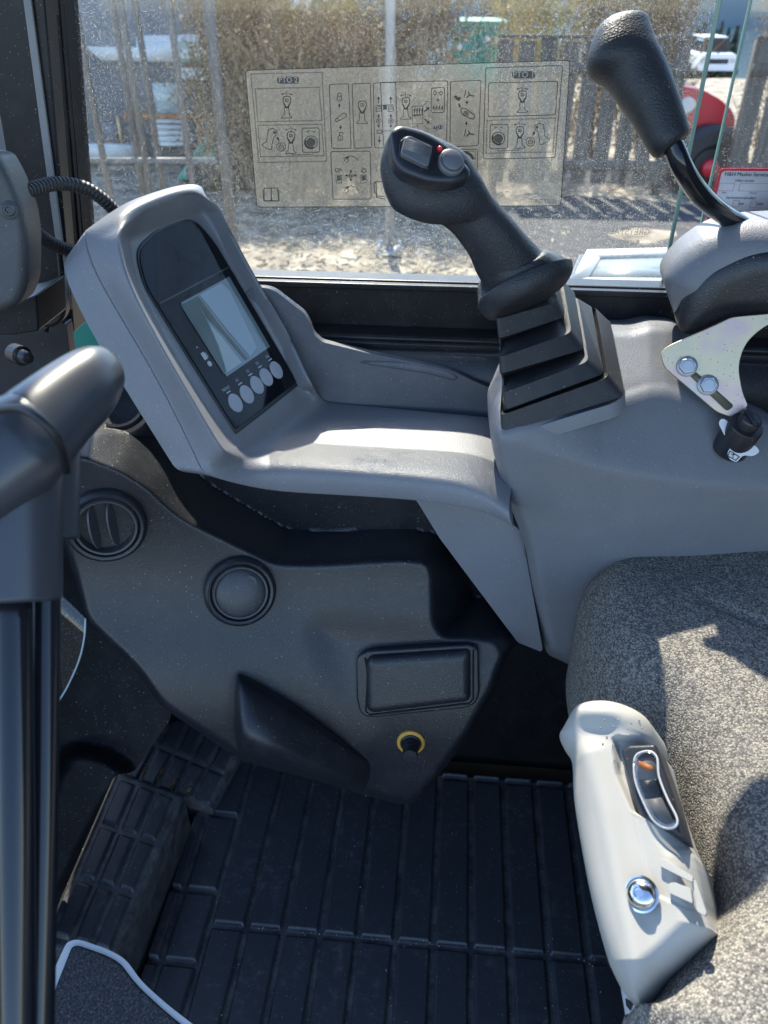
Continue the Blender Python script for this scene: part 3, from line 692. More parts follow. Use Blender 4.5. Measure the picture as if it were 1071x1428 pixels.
def vent(cx, cy, r, n, kind):
    c = W(cx, cy, Y=fY(cx, cy)-.006)
    b = MB(); b.lathe(c, n, [(r*1.06, -.012), (r*1.06, .002), (r*1.03, .006), (r*.95, .0085), (r*.88, .0075), (r*.85, .004), (r*.84, -.012)], 48)
    v = b.build('air_vent', BLACK, dash, sharp=40)
    t1 = nrm(np.cross(V3(0, 0, 1), n)); t2 = np.cross(n, t1)
    b = MB(); b.lathe(c, n, [(r*.835, -.012), (r*.835, .005), (r*.79, .0085), (r*.74, .008), (r*.72, .002 if kind == 'closed' else -.02), (r*.70, -.024)], 48); b.build('inner_ring', DISC, v, sharp=40)
    if kind == 'closed':
        b = MB(); nn = nrm(n+t2*.05); b.lathe(c+n*.003, nn, [(r*.735, -.002), (r*.735, .002), (r*.71, .0040), (r*.60, .0066), (r*.45, .0086), (r*.25, .0100), (0, .0105)], 48); b.build('flap', DISC, v, sharp=40)
        b = MB(); b.lathe(c+n*.0095+t1*r*.30+t2*r*.30, n, [(r*.20, -.003), (r*.20, .0012), (r*.17, .0012), (r*.15, .0004), (0, .0002)], 28); b.build('finger_dimple', DISC, v, sharp=40)
    else:
        b = MB(); b.lathe(c-n*.0112, n, [(r*.74, 0), (r*.74, .001)], 32); b.build('duct', simple('dark_duct', (.004, .004, .004), .8), v)
        for k in (-.75, .45):
            pts = []
            for q in np.linspace(-1, 1, 13): pts.append((q*r*.66*math.sqrt(max(0.02, 1-(k*.42)**2)), .0))
            cc = c+t1*k*r*.40; wv = nrm(n*1.0-t1*.45); vs = []; fs = []
            for i, q in enumerate(np.linspace(-1, 1, 15)):
                hgt = r*.66*math.sqrt(1-(k*.45)**2)*q; wd = .0125*math.sqrt(max(.02, 1-q*q))
                th = nrm(np.cross(wv, t2))*.0014
                p = cc+t2*hgt
                vs += [p-wv*wd*.6-th, p+wv*wd-th, p+wv*wd+th, p-wv*wd*.6+th]
            for i in range(14):
                for j in range(4): fs.append((i*4+j, i*4+(j+1) % 4, (i+1)*4+(j+1) % 4, (i+1)*4+j))
            mesh('vane', vs, fs, DISC, v, bevel=.0006)
    return v
vent(335, 825, .0445, fnorm(335, 825, 45), 'closed')
vent(148, 733, .0455, fnorm(152, 735, 45), 'open')
# third vent, behind the display console
c = W(168, 572, Y=.90); b = MB(); n_ = nrm(V3(.1, -.5, .86)); b.lathe(c, n_, [(.05, -.02), (.05, .006), (.046, .011), (.040, .011), (.037, .006), (.034, .012), (.030, .012), (.027, .004), (.0, .002)], 40); b.build('defroster_outlet', BLACKS, dash, sharp=40)
# lidded box
lpl_ = (W(585, 950, Y=fY(585, 950)-.009), fnorm(585, 950, 70))
fr_ = rounded([(496, 917, 12), (512, 908, 10), (655, 899, 10), (668, 906, 10), (669, 968, 12), (664, 982, 10), (650, 988, 8), (515, 1002, 10), (502, 996, 10), (497, 975, 10)], 8, 5)
prism('lid_frame', fr_, lpl_, .012, BLACK, dash, bevel=.0035)
li = rounded([(511, 921, 8), (517, 914, 6), (652, 905, 8), (656, 910, 6), (656, 972, 5), (652, 977, 5), (520, 993, 7), (511, 987, 6)], 5, 5)
pillow('box_lid', li, (lpl_[0]+lpl_[1]*.0022, lpl_[1]), .010, 12, BLACK, dash, 2, .008)
gr = MB(); gr.tube([W(x, y, pl=(lpl_[0]+lpl_[1]*.0006, lpl_[1])) for x, y in ((509, 917), (513, 940), (510, 992), (516, 997), (654, 981), (660, 975), (660, 906))], .0013, 6); gr.build('lid_gap', simple('gap_black', (.003, .003, .003), .8), dash)
# socket with yellow ring and dark plug
sn = nrm(V3(.02, -1, .22)); sc_ = W(573, 1035, Y=fY(573, 1035)-.001)
b = MB(); b.lathe(sc_, sn, [(.0195, -.004), (.0195, .002), (.0178, .0032), (.0150, .0034), (.0146, .001)], 40); sk = b.build('socket_ring', YELLOW, dash, sharp=40)
b = MB(); b.lathe(sc_, sn, [(.0146, -.004), (.0146, .005), (.013, .0062), (.0118, .006), (.0112, .002), (.0110, .016), (.0095, .018), (.0105, .019), (.0105, .029), (.0098, .0305), (0, .031)], 36); b.build('socket_plug', BLACKS, sk, sharp=40)

# ------------------------------------------------------------------ floor mat with raised pads
mt = thing('floor_mat', 'black rubber floor mat with rows of long raised pads', 'floor mat', (0, .5, 0))
gx = sorted([W(x, y, Z=0)[0] for x, y in ((292.7, 1285), (352, 1290), (392, 1296), (446, 1307), (498, 1313), (549, 1318), (601, 1319), (655, 1322), (711, 1330), (765, 1336))])
pitch = (gx[-1]-gx[0])/9; gxs = [gx[0]+pitch*i for i in range(0, 14)]
gyc = W(560, 1313, Z=0)[1]
ylist = [gyc, gyc-.33]
mx0 = gxs[0]-.058
def groove_d(P):
    x, y = P[:, 0], P[:, 1]; d = np.full(len(P), 1.0)
    for g in gxs: d = np.minimum(d, np.abs(x-g))
    d = np.minimum(d, np.where(x > gxs[0], np.abs(y-gyc), 1)); d = np.minimum(d, np.where(x > gxs[0], np.abs(y-.915), 1))
    for yy in (W(265, 1240, Z=0)[1], W(235, 1340, Z=0)[1], .80): d = np.minimum(d, np.where(x < gxs[0], np.abs(y-yy), 1))
    d = np.minimum(d, np.abs(x-mx0))
    return d
def matz(P, d):
    g = groove_d(P); t = np.clip((g-.0040)/.0026, 0, 1); t = t*t*(3-2*t)
    lip = np.clip((.012-g)/.012, 0, 1)*0
    return np.column_stack([P[:, 0], P[:, 1], -.008+.008*t])
mpoly = np.array([(mx0-.02, .02), (.40, .02), (.40, .925), (mx0-.02, .925)])
relief('mat', mpoly, matz, .0018, (0, 0, -.01), MAT, mt, sharp=None, attr=lambda P, d: np.clip((.0066-groove_d(P))/.004, 0, 1))
gt = MB()
for k in range(160):
    g_ = random.choice(gxs[:11]); x_ = g_+random.gauss(0, .0022) if random.random() < .6 else random.uniform(-.3, .3); y_ = random.uniform(.45, .9)
    if random.random() < .25: y_ = gyc+random.gauss(0, .003); x_ = random.uniform(-.28, .3)
    s_ = random.uniform(.0004, .0011); gt.lathe((x_, y_, -.0045 if abs(x_-g_) < .004 else .0004), (0, 0, 1), [(0, -s_), (s_, 0), (0, s_)], 5)
tag(gt.build('grit', outdoors('pale_grit', [(.3, (.30, .28, .25)), (.7, (.55, .52, .47))], 60)), 'pale grit scattered over the rubber floor mat', 'grit', kind='stuff')
# footrest pedal cover
def quad_pads(name, c4, nu, nv, h, mu, mv, mat, parent, skirt, rim=.012, gw=.0095):
    c4 = [np.asarray(c) for c in c4]; NU, NV = nu*22, nv*40
    TL, TR, BR, BL = c4; n = nrm(np.cross(TR-TL, BL-TL)); n = n if n[2] > 0 else -n
    wu, wv = np.linalg.norm(TR-TL), np.linalg.norm(BL-TL); vs = []; gv = []
    for j in range(NV+1):
        for i in range(NU+1):
            u, v = i/NU, j/NV; p = (TL*(1-u)+TR*u)*(1-v)+(BL*(1-u)+BR*u)*v
            a = (u*wu-mu)/((wu-2*mu)/nu); b = (v*wv-mv)/((wv-2*mv)/nv)
            if 0 <= a <= nu and 0 <= b <= nv:
                fa = min(a % 1, 1-a % 1)*((wu-2*mu)/nu); fb = min(b % 1, 1-b % 1)*((wv-2*mv)/nv); g = min(fa, fb)
            else: g = 0
            t = min(max((g-gw*.35)/(gw*.45), 0), 1); t = t*t*(3-2*t)
            e = min(u*wu, (1-u)*wu, v*wv, (1-v)*wv); er = max(0, 1-e/.008)
            vs.append(p+n*(h*t-.005*er*er)); gv.append(1-t)
    idx = lambda i, j: j*(NU+1)+i
    fs = [(idx(i, j), idx(i+1, j), idx(i+1, j+1), idx(i, j+1)) for j in range(NV) for i in range(NU)]
    ring = [idx(i, 0) for i in range(NU)]+[idx(NU, j) for j in range(NV)]+[idx(i, NV) for i in range(NU, 0, -1)]+[idx(0, j) for j in range(NV, 0, -1)]
    k0 = len(vs); vs += [vs[q]+np.asarray(skirt) for q in ring]; m = len(ring)
    fs += [(ring[i], ring[(i+1) % m], k0+(i+1) % m, k0+i) for i in range(m)]
    o = mesh(name, vs, fs, mat, parent, sharp=55); at = o.data.attributes.new('groove', 'FLOAT', 'POINT')
    full = np.zeros(len(vs)); full[:len(gv)] = gv; at.data.foreach_set('value', full); return o
ft = thing('footrest', 'raised black footrest with nine ribbed pads, left of the floor mat', 'footrest', W(170, 1200, Z=.08))
quad_pads('pad_plate', [W(163, 1074, Z=.105), W(256, 1108, Z=.095), W(158, 1345, Z=.095), W(58, 1318, Z=.105)], 3, 3, .0065, .010, .011, MAT, ft, (0, 0, -.12))
fu = thing('heel_plate', 'low black ribbed plate with sandy slots, behind the footrest', 'foot plate', W(260, 1050, Z=.03))
quad_pads('pad_plate', [W(226, 975, Z=.035), W(338, 1040, Z=.03), W(296, 1130, Z=.012), W(160, 1090, Z=.012)], 5, 2, .005, .006, .008, MAT, fu, (0, 0, -.05))
sg = MB()
for (x0, y0, x1, y1) in ((206, 1058, 197, 1082), (226, 1073, 219, 1090), (249, 1078, 240, 1098), (268, 1090, 263, 1104)):
    for k in range(26):
        t = random.random(); x = x0+(x1-x0)*t+random.gauss(0, 1.1); y = y0+(y1-y0)*t+random.gauss(0, 1.1)
        if .35 < t < .5: continue
        c = W(x, y, Z=.021); r_ = random.uniform(.0008, .002)
        sg.lathe(c, (0, 0, 1), [(0, -r_), (r_, 0), (0, r_)], 5)
tag(sg.build('sand', SAND), 'orange sand lying in the slots of the low ribbed plate', 'sand', kind='stuff')
# carpeted step panel with pale edging at the bottom left
spl = (W(130, 1380, Z=.22), nrm(V3(.15, -.25, 1)))
sp_ = thing('step_panel', 'dark carpeted panel with a worn white edge, bottom left corner', 'panel', spl[0])
outl = rounded([(60, 1385), (93, 1313, 7), (108, 1309, 8), (150, 1323, 14), (176, 1337, 16), (196, 1367, 20), (235, 1402, 20), (285, 1440), (330, 1500), (40, 1500)], 8, 5)
prism('edge_trim', outl, spl, .014, EDGEW, sp_, bevel=.002)
cen = V3(150, 1460); inn = rounded([(72, 1392), (100, 1321, 6), (108, 1318, 6), (148, 1332, 12), (168, 1343, 14), (190, 1373, 18), (229, 1409, 18), (272, 1444), (315, 1500), (50, 1500)], 8, 5)
pillow('carpet', inn, (spl[0]+spl[1]*.0006, spl[1]), .003, 5, CARPET, sp_, 3, .004)

# ------------------------------------------------------------------ footwell walls
cab = thing('cab_frame', 'black steel cab frame around the window and footwell', 'cab', (0, 1.0, .8))
b = MB(); b.box((-.46, .966, .70), (.95, .99, .80)); b.box((-.60, .966, -.02), (.95, .99, .6999)); b.build('side_wall', BLACK, cab)
b = MB(); b.box((-.66, -.05, -.06), (.95, .99, -.022)); b.build('floor_pan', BLACK, cab)
# front footwell wall (under the windscreen) with a bulge
fw = rounded([(-60, 640), (72, 640), (100, 760), (135, 870, 10), (175, 920, 30), (232, 975, 20), (240, 1000), (186, 1078, 10), (160, 1080, 10), (60, 1310), (-40, 1500)], 10, 5)
def fwY(P, d):
    x, y = P[:, 0], P[:, 1]
    bl = rounded([(75, 1080), (100, 1045, 14), (150, 1052, 20), (180, 1075), (150, 1120), (60, 1300), (0, 1300)], 12)
    bb, _ = sdf(P, bl); t = np.clip((bb+16)/32, 0, 1); t = t*t*(3-2*t)
    X = -.56+.0010*np.clip(x-60, 0, 200)+.02*t
    v = _fw[None]+_r[None]*((P[:, :1]-CX)/F)-_up[None]*((P[:, 1:2]-CY)/F)
    return CAM+v*(X/v[:, 0])[:, None]
relief('footwell_side', fw, fwY, 3, (-.03, .02, 0), SEAL, cab)

# ------------------------------------------------------------------ seat
seat = thing('operator_seat', 'operator seat in grey speckled tweed with a white weight lever', 'seat', W(950, 1100, Z=.45))
def c2(x, y, Z=.53): p = W(x, y, Z=Z); return (p[0], p[1])
so = [c2(806, 868), c2(815, 830), c2(850, 800), c2(905, 782), c2(985, 764), c2(1075, 752), c2(1250, 745), (0.75, .62), (.78, .10), (.30, .05), c2(890, 1470), c2(906, 1405), c2(942, 1350), c2(985, 1300), c2(992, 1268), c2(975, 1200), c2(950, 1120), c2(905, 1030), c2(850, 985), c2(822, 945)]
so = catmull(so, 5, closed=True)
crs = np.array([c2(940, 800, .6), c2(985, 845, .6), c2(1030, 862, .6), c2(1090, 885, .6), c2(1200, 930, .6)])
def seatz(P, d):
    t = np.clip(d/.055, 0, 1); z = .53+.070*(1-(1-t)**2)**.55
    z = z+.012*np.clip(d/.25, 0, 1)
    m = np.full(len(P), 9.)
    for a, b_ in zip(crs[:-1], crs[1:]):
        ab = b_-a; q = np.clip(((P-a)@ab)/(ab@ab), 0, 1); m = np.minimum(m, np.linalg.norm(P-a-q[:, None]*ab, axis=1))
    fade = np.clip((P[:, 0]-crs[0][0])/.10, 0, 1)
    z = z-.010*np.exp(-(m/.007)**2)*fade
    z = z+.0015*np.sin(P[:, 0]*31+P[:, 1]*17)
    return np.column_stack([P[:, 0], P[:, 1], z])
relief('cushion', so, seatz, .005, (0, 0, -.12), FABRIC, seat, sharp=None)
b = MB(); b.box((.27, .08, .02), (.75, .80, .42)); b.build('seat_base', BLACKS, seat, bevel=.01)
# weight lever on the front of the seat
z6 = lambda x, y: (740+x/3.0514, 960+y/3.0514)
lT, lB = W(850, 1000, Z=.640), W(920, 1390, Z=.565); le = nrm(lB-lT); ln = V3(-.42, -.52, .74); ln = nrm(ln-le*(ln@le)); lvp = (lT-ln*.010, ln)
LV = [z6(*q) for q in ((128, 215), (150, 170), (200, 100), (235, 78), (300, 70), (370, 74), (440, 95), (490, 125), (515, 165), (522, 215), (518, 240), (540, 262), (580, 430), (650, 640), (700, 720), (735, 870), (748, 955), (770, 1020), (765, 1045), (640, 1170), (560, 1245), (510, 1330), (490, 1380), (470, 1375), (420, 1340), (370, 1260), (320, 1110), (265, 900), (225, 700), (190, 480), (183, 330), (150, 270))]
LVs = catmull(LV, 3, closed=True)
ridge = np.array([z6(300, 330), z6(360, 560), z6(430, 900), z6(470, 1080), z6(500, 1230)])
headc = np.array(z6(330, 130)); slotp = rounded([z6(*q) for q in ((384, 250), (545, 235), (610, 440), (700, 700), (600, 620), (470, 560), (400, 400))], 4)
flat_ = rounded([z6(*q) for q in ((470, 565), (600, 620), (690, 700), (760, 960), (690, 960), (560, 900), (500, 700))], 4)
def lvx(P, d):
    hd = np.exp(-(((P[:, 0]-headc[0])/42)**2+((P[:, 1]-headc[1])/24)**2)**1.5)*.010
    m = np.full(len(P), 99.)
    for a, b_ in zip(ridge[:-1], ridge[1:]):
        ab = b_-a; q = np.clip(((P-a)@ab)/(ab@ab), 0, 1); m = np.minimum(m, np.linalg.norm(P-a-q[:, None]*ab, axis=1))
    r_ = .007*np.exp(-(m/20)**2)
    sd, _ = sdf(P, slotp); t = np.clip((sd+1)/5, 0, 1)
    low = -.010*np.clip((P[:, 1]-1345)/50, 0, 1)
    sf, _ = sdf(P, flat_); t2 = np.clip((sf+2)/4, 0, 1)
    pits = np.zeros(len(P))
    return hd+r_-.010*t+low*1.5-.0012*t2
lv = pillow('weight_lever', LVs, lvp, .030, 34, WHITEP, seat, 2.0, .06, extra=lvx, power=.6)
def LP(x, y, n): 
    q = z6(x, y); return W(q[0], q[1], pl=(lvp[0]+ln*n, ln))
HB = pillow('gauge_housing', rounded([z6(*q) for q in ((388, 268), (420, 245), (535, 240), (550, 275), (612, 455), (664, 650), (640, 640), (560, 600), (475, 560), (440, 480))], 3, 4), (lvp[0]+ln*.024, ln), .006, 6, BLACKS, lv, 1.6, .03)
wnd = catmull([z6(*q) for q in ((440, 320), (455, 280), (505, 268), (538, 296), (546, 375), (582, 470), (620, 545), (622, 580), (598, 595), (560, 590), (518, 556), (478, 480), (446, 395))], 4, closed=True)
def gz(n): return (lvp[0]+ln*n, ln)
prism('gauge_scale', rounded([z6(*q) for q in ((450, 390), (540, 385), (556, 462), (475, 472))], 2, 3), gz(.0312), .001, BLACK, lv, bevel=0)
prism('gauge_band', rounded([z6(*q) for q in ((476, 474), (557, 464), (615, 580), (545, 570))], 2, 3), gz(.0312), .001, simple('gauge_grey', (.22, .21, .20), .5), lv, bevel=0)
prism('gauge_back', rounded([z6(*q) for q in ((446, 300), (532, 290), (540, 384), (450, 388))], 2, 3), gz(.0312), .001, simple('gauge_pale', (.30, .28, .26), .5), lv, bevel=0)
prism('orange_marker', rounded([z6(*q) for q in ((455, 305), (518, 328), (522, 350), (492, 352), (458, 332))], 3, 4), gz(.0322), .0008, ORANGE, lv, bevel=0)
pillow('gauge_window', wnd, gz(.0325), .003, 4, LENS, lv, 1.6, .003)
rim = MB(); wp = [W(x, y, pl=gz(.0335)) for x, y in wnd]; rim.tube(wp+[wp[0]], .0010, 8); rim.build('window_rim', simple('clear_rim', (.45, .45, .45), .25), lv)
c = LP(470, 875, .036); sa = nrm(ln+V3(-.1, -.1, 0)); b = MB(); b.lathe(c, sa, [(.0135, -.003), (.0135, 0), (.0120, .0005), (.0115, -.0005), (.0110, .001), (.0095, .0045), (.0055, .0068), (.0035, .0070), (.003, .0058), (0, .0058)], 36); b.build('screw', CHROME, lv, sharp=50)
for i, (x, y) in enumerate(((270, 116), (285, 92), (298, 168), (315, 134), (334, 108), (352, 162), (372, 134), (394, 116), (412, 172), (428, 148), (424, 104), (462, 136), (474, 168))):
    pass
tr1 = prism('lever_rib', rounded([z6(*q) for q in ((548, 728), (560, 722), (690, 800), (688, 826), (550, 756))], 3, 4), gz(.0335), .006, WHITEP, lv, bevel=.0012)
tr2 = prism('lever_rib', rounded([z6(*q) for q in ((586, 830), (610, 824), (680, 850), (690, 915), (610, 880), (590, 870))], 3, 4), gz(.0335), .006, WHITEP, lv, bevel=.0012)
tr3 = prism('lever_catch', rounded([z6(*q) for q in ((683, 820), (700, 812), (748, 955), (742, 968), (708, 950))], 3, 4), gz(.030), .006, WHITEP, lv, bevel=.0012)
pit = MB()
for (x, y) in ((270, 116), (285, 92), (298, 168), (315, 134), (334, 108), (352, 162), (372, 134), (394, 116), (412, 172), (428, 148), (424, 104), (462, 136), (474, 168)):
    q = z6(x, y); dd, _ = sdf(np.array([q]), LVs); t = min(max(dd[0]/34, 0), 1); n0 = .030*(1-(1-t)**2)**.6+lvx(np.array([q]), dd)[0]
    pit.lathe(W(q[0], q[1], pl=gz(n0)), ln, [(0, -.0009), (.0006, -.0006), (.0009, 0), (.0006, .0005), (0, .0006)], 10)
pit.build('lever_dimple', simple('dimple_grey', (.22, .22, .22), .7), lv)
# warning label on the seat base
wl = thing('warning_label', 'white warning label with black figures, low beside the seat under the white lever', 'label', W(880, 1405, Z=.25))
wpl = (W(885, 1405, Z=.42), nrm(V3(-.75, -.35, .35)))
prism('label_plate', [(865, 1375), (905, 1395), (925, 1450), (878, 1450)], wpl, .002, LABELW, wl, bevel=0)
ik = Ink(wpl, .0008)
for s_ in ([(872, 1392), (884, 1398), (879, 1410), (873, 1402)], [(886, 1402), (896, 1408), (882, 1422), (880, 1414)], [(890, 1416), (898, 1414), (902, 1430), (892, 1432)], [(878, 1426), (888, 1424), (886, 1440), (880, 1440)]): ik.poly(s_)
ik.build('label_figures', PRINTB, wl)

# ------------------------------------------------------------------ grab handle at the left (close to the camera)
gh = thing('grab_handle', 'grey capped grab handle on gloss black tubes, near left corner', 'handle', W(40, 1300, d=.52))
HG = simple('handle_grey', (.045, .049, .058), .33, 0, **{'Specular IOR Level': .6})
hs = [(-70, 640, -40, 760, .47, .9), (-20, 572, 60, 690, .485, .9), (6, 552, 82, 668, .495, .9), (58, 517, 124, 612, .515, .9), (96, 495, 154, 578, .53, .9), (120, 489, 168, 552, .54, .9), (140, 491, 172, 532, .547, .85), (158, 500, 171, 518, .55, .8)]
loft(hs, 36, 6, 2.15, 'cap', HG, gh)
ring = [(8, 588, 0), (40, 585, 0), (66, 604, 0), (84, 632, 0), (90, 654, 0)]
b = MB(); cr_ = catmull([W(x, y, d=dd) for x, y, dd in ((-8, 572, .452), (30, 570, .438), (62, 590, .432), (84, 622, .442), (93, 656, .47))], 6); b.tube(cr_, .0028, 8); b.build('cap_joint', simple('joint_black', (.01, .01, .012), .5), gh)
sl = [(-60, 600, 106, 655, .515, .8), (-60, 660, 110, 672, .505, .8), (-50, 720, 110, 726, .50, .8), (-45, 748, 108, 752, .498, .8), (-45, 752, 80, 752, .497, .8), (-42, 836, 80, 836, .49, .8), (-42, 842, 30, 842, .49, .8)]
b = MB(); b.tube([W(62, 600, d=.53), W(62, 752, d=.525)], .0225, 32); b.build('sleeve', HG, gh, bevel=.002)
b = MB(); b.tube([W(20, 640, d=.50), W(18, 838, d=.495)], .0295, 32); b.build('sleeve', HG, gh, bevel=.003)
b = MB(); b.tube(catmull([W(64, 740, d=.525), W(60, 1100, d=.51), W(52, 1500, d=.49)], 8), .0098, 40); b.build('tube', GLOSSB, gh)
b = MB(); b.tube(catmull([W(18, 830, d=.495), W(20, 1100, d=.485), W(22, 1500, d=.47)], 8), .0118, 40); b.build('tube', GLOSSB, gh)

# ------------------------------------------------------------------ cab frame, pillar, roof
def XW(px, py, Y): return W(px, py, Y=Y)[0]
def pill(name, e0, e1, Y0, Y1, mat, parent, z0=.50, z1=1.76, bevel=.003):
    """upright bar whose left/right edges pass through two photo points each"""
    out = []
    for (a, b) in (e0, e1):
        p, q = W(*a, Y=Y0), W(*b, Y=Y0); s = (q[0]-p[0])/(q[2]-p[2])
        out.append([(p[0]+s*(z-p[2]), z) for z in (z0, z1)])
    (l0, l1), (r0, r1) = out
    b = MB(); b.hexa([(l0[0], Y0, l0[1]), (r0[0], Y0, r0[1]), (r0[0], Y1, r0[1]), (l0[0], Y1, l0[1])], [(l1[0], Y0, l1[1]), (r1[0], Y0, r1[1]), (r1[0], Y1, r1[1]), (l1[0], Y1, l1[1])])
    return b.build(name, mat, parent, bevel=bevel)
fp = pill('front_pillar', ((-30, 0), (40, 400)), ((62, 0), (92, 340)), .985, 1.075, METALB, cab, .805)
pill('trim_strip', ((32, 0), (66, 252)), ((43, 0), (76, 252)), .980, .984, STRIP, fp, .84, 1.74, .001)
for i, (x0, x1) in enumerate(((63, 68), (70, 76), (78, 83), (85, 88.5))):
    pill('rubber_seal', ((x0, 0), (x0+29, 320)), ((x1, 0), (x1+27, 320)), 1.0+.010*i, 1.07, SEAL, fp, .84, 1.74, .002)
b = MB(); b.box((-.70, .12, 1.75), (1.0, 1.12, 1.82)); b.build('roof', BLACKS, cab, bevel=.02)
b = MB(); b.box((.93, -.02, -.02), (1.0, 1.12, 1.75)); b.build('rear_wall', BLACK, cab, bevel=.01)
b = MB(); b.box((-.72, .0, -.02), (-.66, .99, .45)); b.build('front_panel', BLACK, cab, bevel=.01)
zr = W(640, 389, Y=1.045)[2]
b = MB(); b.box((-.47, 1.03, .70), (.93, 1.0655, zr)); b.build('window_sill', METALB, cab, bevel=.004)
b = MB(); b.box((-.52, 1.018, zr-.010), (.93, 1.030, zr-.002)); b.build('sill_lip', METALB, cab, bevel=.002)
z1_ = W(560, 450, Y=1.03)[2]; z2_ = W(560, 466, Y=1.0)[2]
b = MB(); b.box((-.46, .992, z2_-.02), (.93, 1.03, z2_)); b.build('sill_ledge', METALB, cab, bevel=.005)
b = MB(); b.box((-.46, .984, z2_-.032), (.93, .992, z2_-.006)); b.build('ledge_trim', METALB, cab, bevel=.003)

MARK = inkm('glass_ink', (.02, .02, .022), .5)
# ------------------------------------------------------------------ window panes, decal, stickers
GX1 = W(970, 180, Y=1.06)[0]
win = thing('window_pane', 'dusty large window pane with a green glass edge behind the joystick', 'window', (0, 1.06, 1.0))
b = MB(); b.box((-.50, 1.058, zr-.012), (GX1-.0045, 1.063, 1.745)); b.build('glass', GLASS, win, smooth=False)
b = MB(); b.box((GX1-.0044, 1.0575, zr-.012), (GX1, 1.0635, 1.745)); b.build('glass_edge', GREENE, win, bevel=.0012)
p2x = W(1010, 160, Y=1.092)[0]
wi2 = thing('rear_window_pane', 'rear sliding window pane at the right edge of the photo', 'window', (.6, 1.09, 1.0))
b = MB(); b.box((p2x+.003, 1.090, zr-.012), (.93, 1.095, 1.745)); b.build('glass', GLASS2, wi2, smooth=False)
b = MB(); b.box((p2x, 1.0895, zr-.012), (p2x+.0028, 1.0955, 1.745)); b.build('glass_edge', GREENE, wi2, bevel=.001)
X_, Z_ = V3(1, 0, 0), V3(0, 0, 1)
# glass marking, seen from inside so mirrored
yk = 1.0572
def z8(x, y): return (800+x/6.694, 300+y/6.694)
for s, (x, y), w_ in (('GREYSTAL', (525, 158), 372), ('STARGLASS', (458, 250), 215), ('TINTED', (470, 293), 150), ('43R 000471', (458, 333), 212), ('AS2 M 51 DOT 461', (450, 376), 240)):
    o = W(*z8(x, y), Y=yk); text('glass_marking', s, .01, o, -X_, Z_, MARK, win, tw=w_/6.694*.98/1080)
ik = Ink(PY(1.0574), .0); 
ik.line([z8(*q) for q in ((510, 170), (520, 108), (715, 103), (728, 118), (708, 200), (505, 205), (508, 180))], .45); ik.circ(z8(622, 333), 6.2, .5); ik.circ(z8(600, 247), 2.6, fill=True)
ik.build('glass_marking', MARK, win)
text('glass_marking', 'E9', .0085, W(*z8(622, 333), Y=yk), -X_, Z_, MARK, win, tw=.0078)

YD = 1.0545
dec = thing('instruction_decal', 'large clear frosted decal with black control diagrams on the dusty window', 'decal', W(568, 190, Y=1.056))
dpoly = rounded([(342, 98, 6), (795, 84, 6), (782, 287, 6), (358, 289, 6)], 6, 5)
fv = onplane(dpoly, PY(YD)); mesh('film', fv, [tuple(range(len(fv)))], FROST, dec, smooth=False)
INK = inkm('decal_ink', (.014, .012, .011), .25)
def d2(x, y): return (335+x/4.557, 80+y/4.557)
def d3(x, y): return (570+x/4.557, 75+y/4.557)
ik = Ink(PY(YD), .0004, 1.5)
ik.line(dpoly, .8, True)
def frame(pts, f, w=.75, r=3, dash=False):
    P = rounded([(*f(*p), r) for p in pts], r, 4)
    ik.line(P, w, True) if not dash else ik.dash([f(*p) for p in pts], 1.1, 1.2, 1.15)
for pts in (((67, 105), (520, 95), (548, 660), (118, 668)), ((95, 200), (500, 190), (520, 400), (112, 410)), ((112, 432), (518, 425), (532, 625), (130, 632))): frame(pts, d2, dash=True)
for pts in (((566, 172), (688, 168), (705, 578), (582, 580)), ((711, 168), (828, 164), (836, 574), (724, 578)), ((845, 164), (988, 158), (1000, 574), (854, 576)), ((575, 598), (826, 596), (832, 900), (590, 902))): frame(pts, d2)
for pts in (((-180, 182), (248, 172), (240, 588), (-160, 590)), ((266, 176), (460, 168), (442, 584), (262, 590)), ((490, 90), (978, 74), (930, 660), (472, 668)), ((508, 185), (948, 175), (932, 388), (504, 400)), ((240, 612), (438, 606), (430, 900), (200, 905)), ((518, 450), (632, 448), (628, 602), (515, 604))): frame(pts, d3)
frame(((498, 424), (932, 408), (916, 624), (492, 632)), d3, dash=True); frame(((250, 625), (424, 618), (416, 800), (300, 800)), d3, dash=True)
frame(((144, 218), (228, 214), (226, 372), (142, 374)), d3)
frame(((392, 450), (502, 448), (504, 602), (396, 604)), d2)
def pill_(f, c, w, h): 
    P = rounded([(*f(c[0]-w, c[1]-h), 8), (*f(c[0]+w, c[1]-h), 8), (*f(c[0]+w, c[1]+h), 8), (*f(c[0]-w, c[1]+h), 8)], 8, 6); ik.poly(P)
pill_(d2, (304, 145), 70, 22); pill_(d3, (730, 134), 74, 23); pill_(d3, (184, 467), 34, 12)
def stick(f, x, y, s=1.0, lamp=True):
    """a joystick symbol"""
    q = lambda a, b: f(x+a*s, y+b*s)
    if lamp:
        ik.line([q(0, -95), q(0, -60)], .6); ik.arrow(q(-8, -82), q(-36, -72), .6, 2.4); ik.arrow(q(8, -82), q(36, -72), .6, 2.4)
    ik.line([q(*p) for p in ((-24, -45), (-18, -60), (18, -62), (26, -45), (22, -20), (6, 6), (-6, 6), (-22, -20))], .8, True)
    ik.poly([q(*p) for p in ((-24, -22), (-18, -24), (-2, 4), (2, 4), (20, -24), (25, -20), (10, 14), (-10, 14))])
    ik.line([q(-9, -45), q(-9, -30), q(9, -30), q(9, -45), q(-9, -45)], .6); ik.line([q(0, -45), q(0, -30)], .6)
    ik.line([q(-15, 8), q(-17, 55), q(-32, 70), q(-32, 76), q(32, 74), q(32, 68), q(16, 55), q(12, 8)], .7)
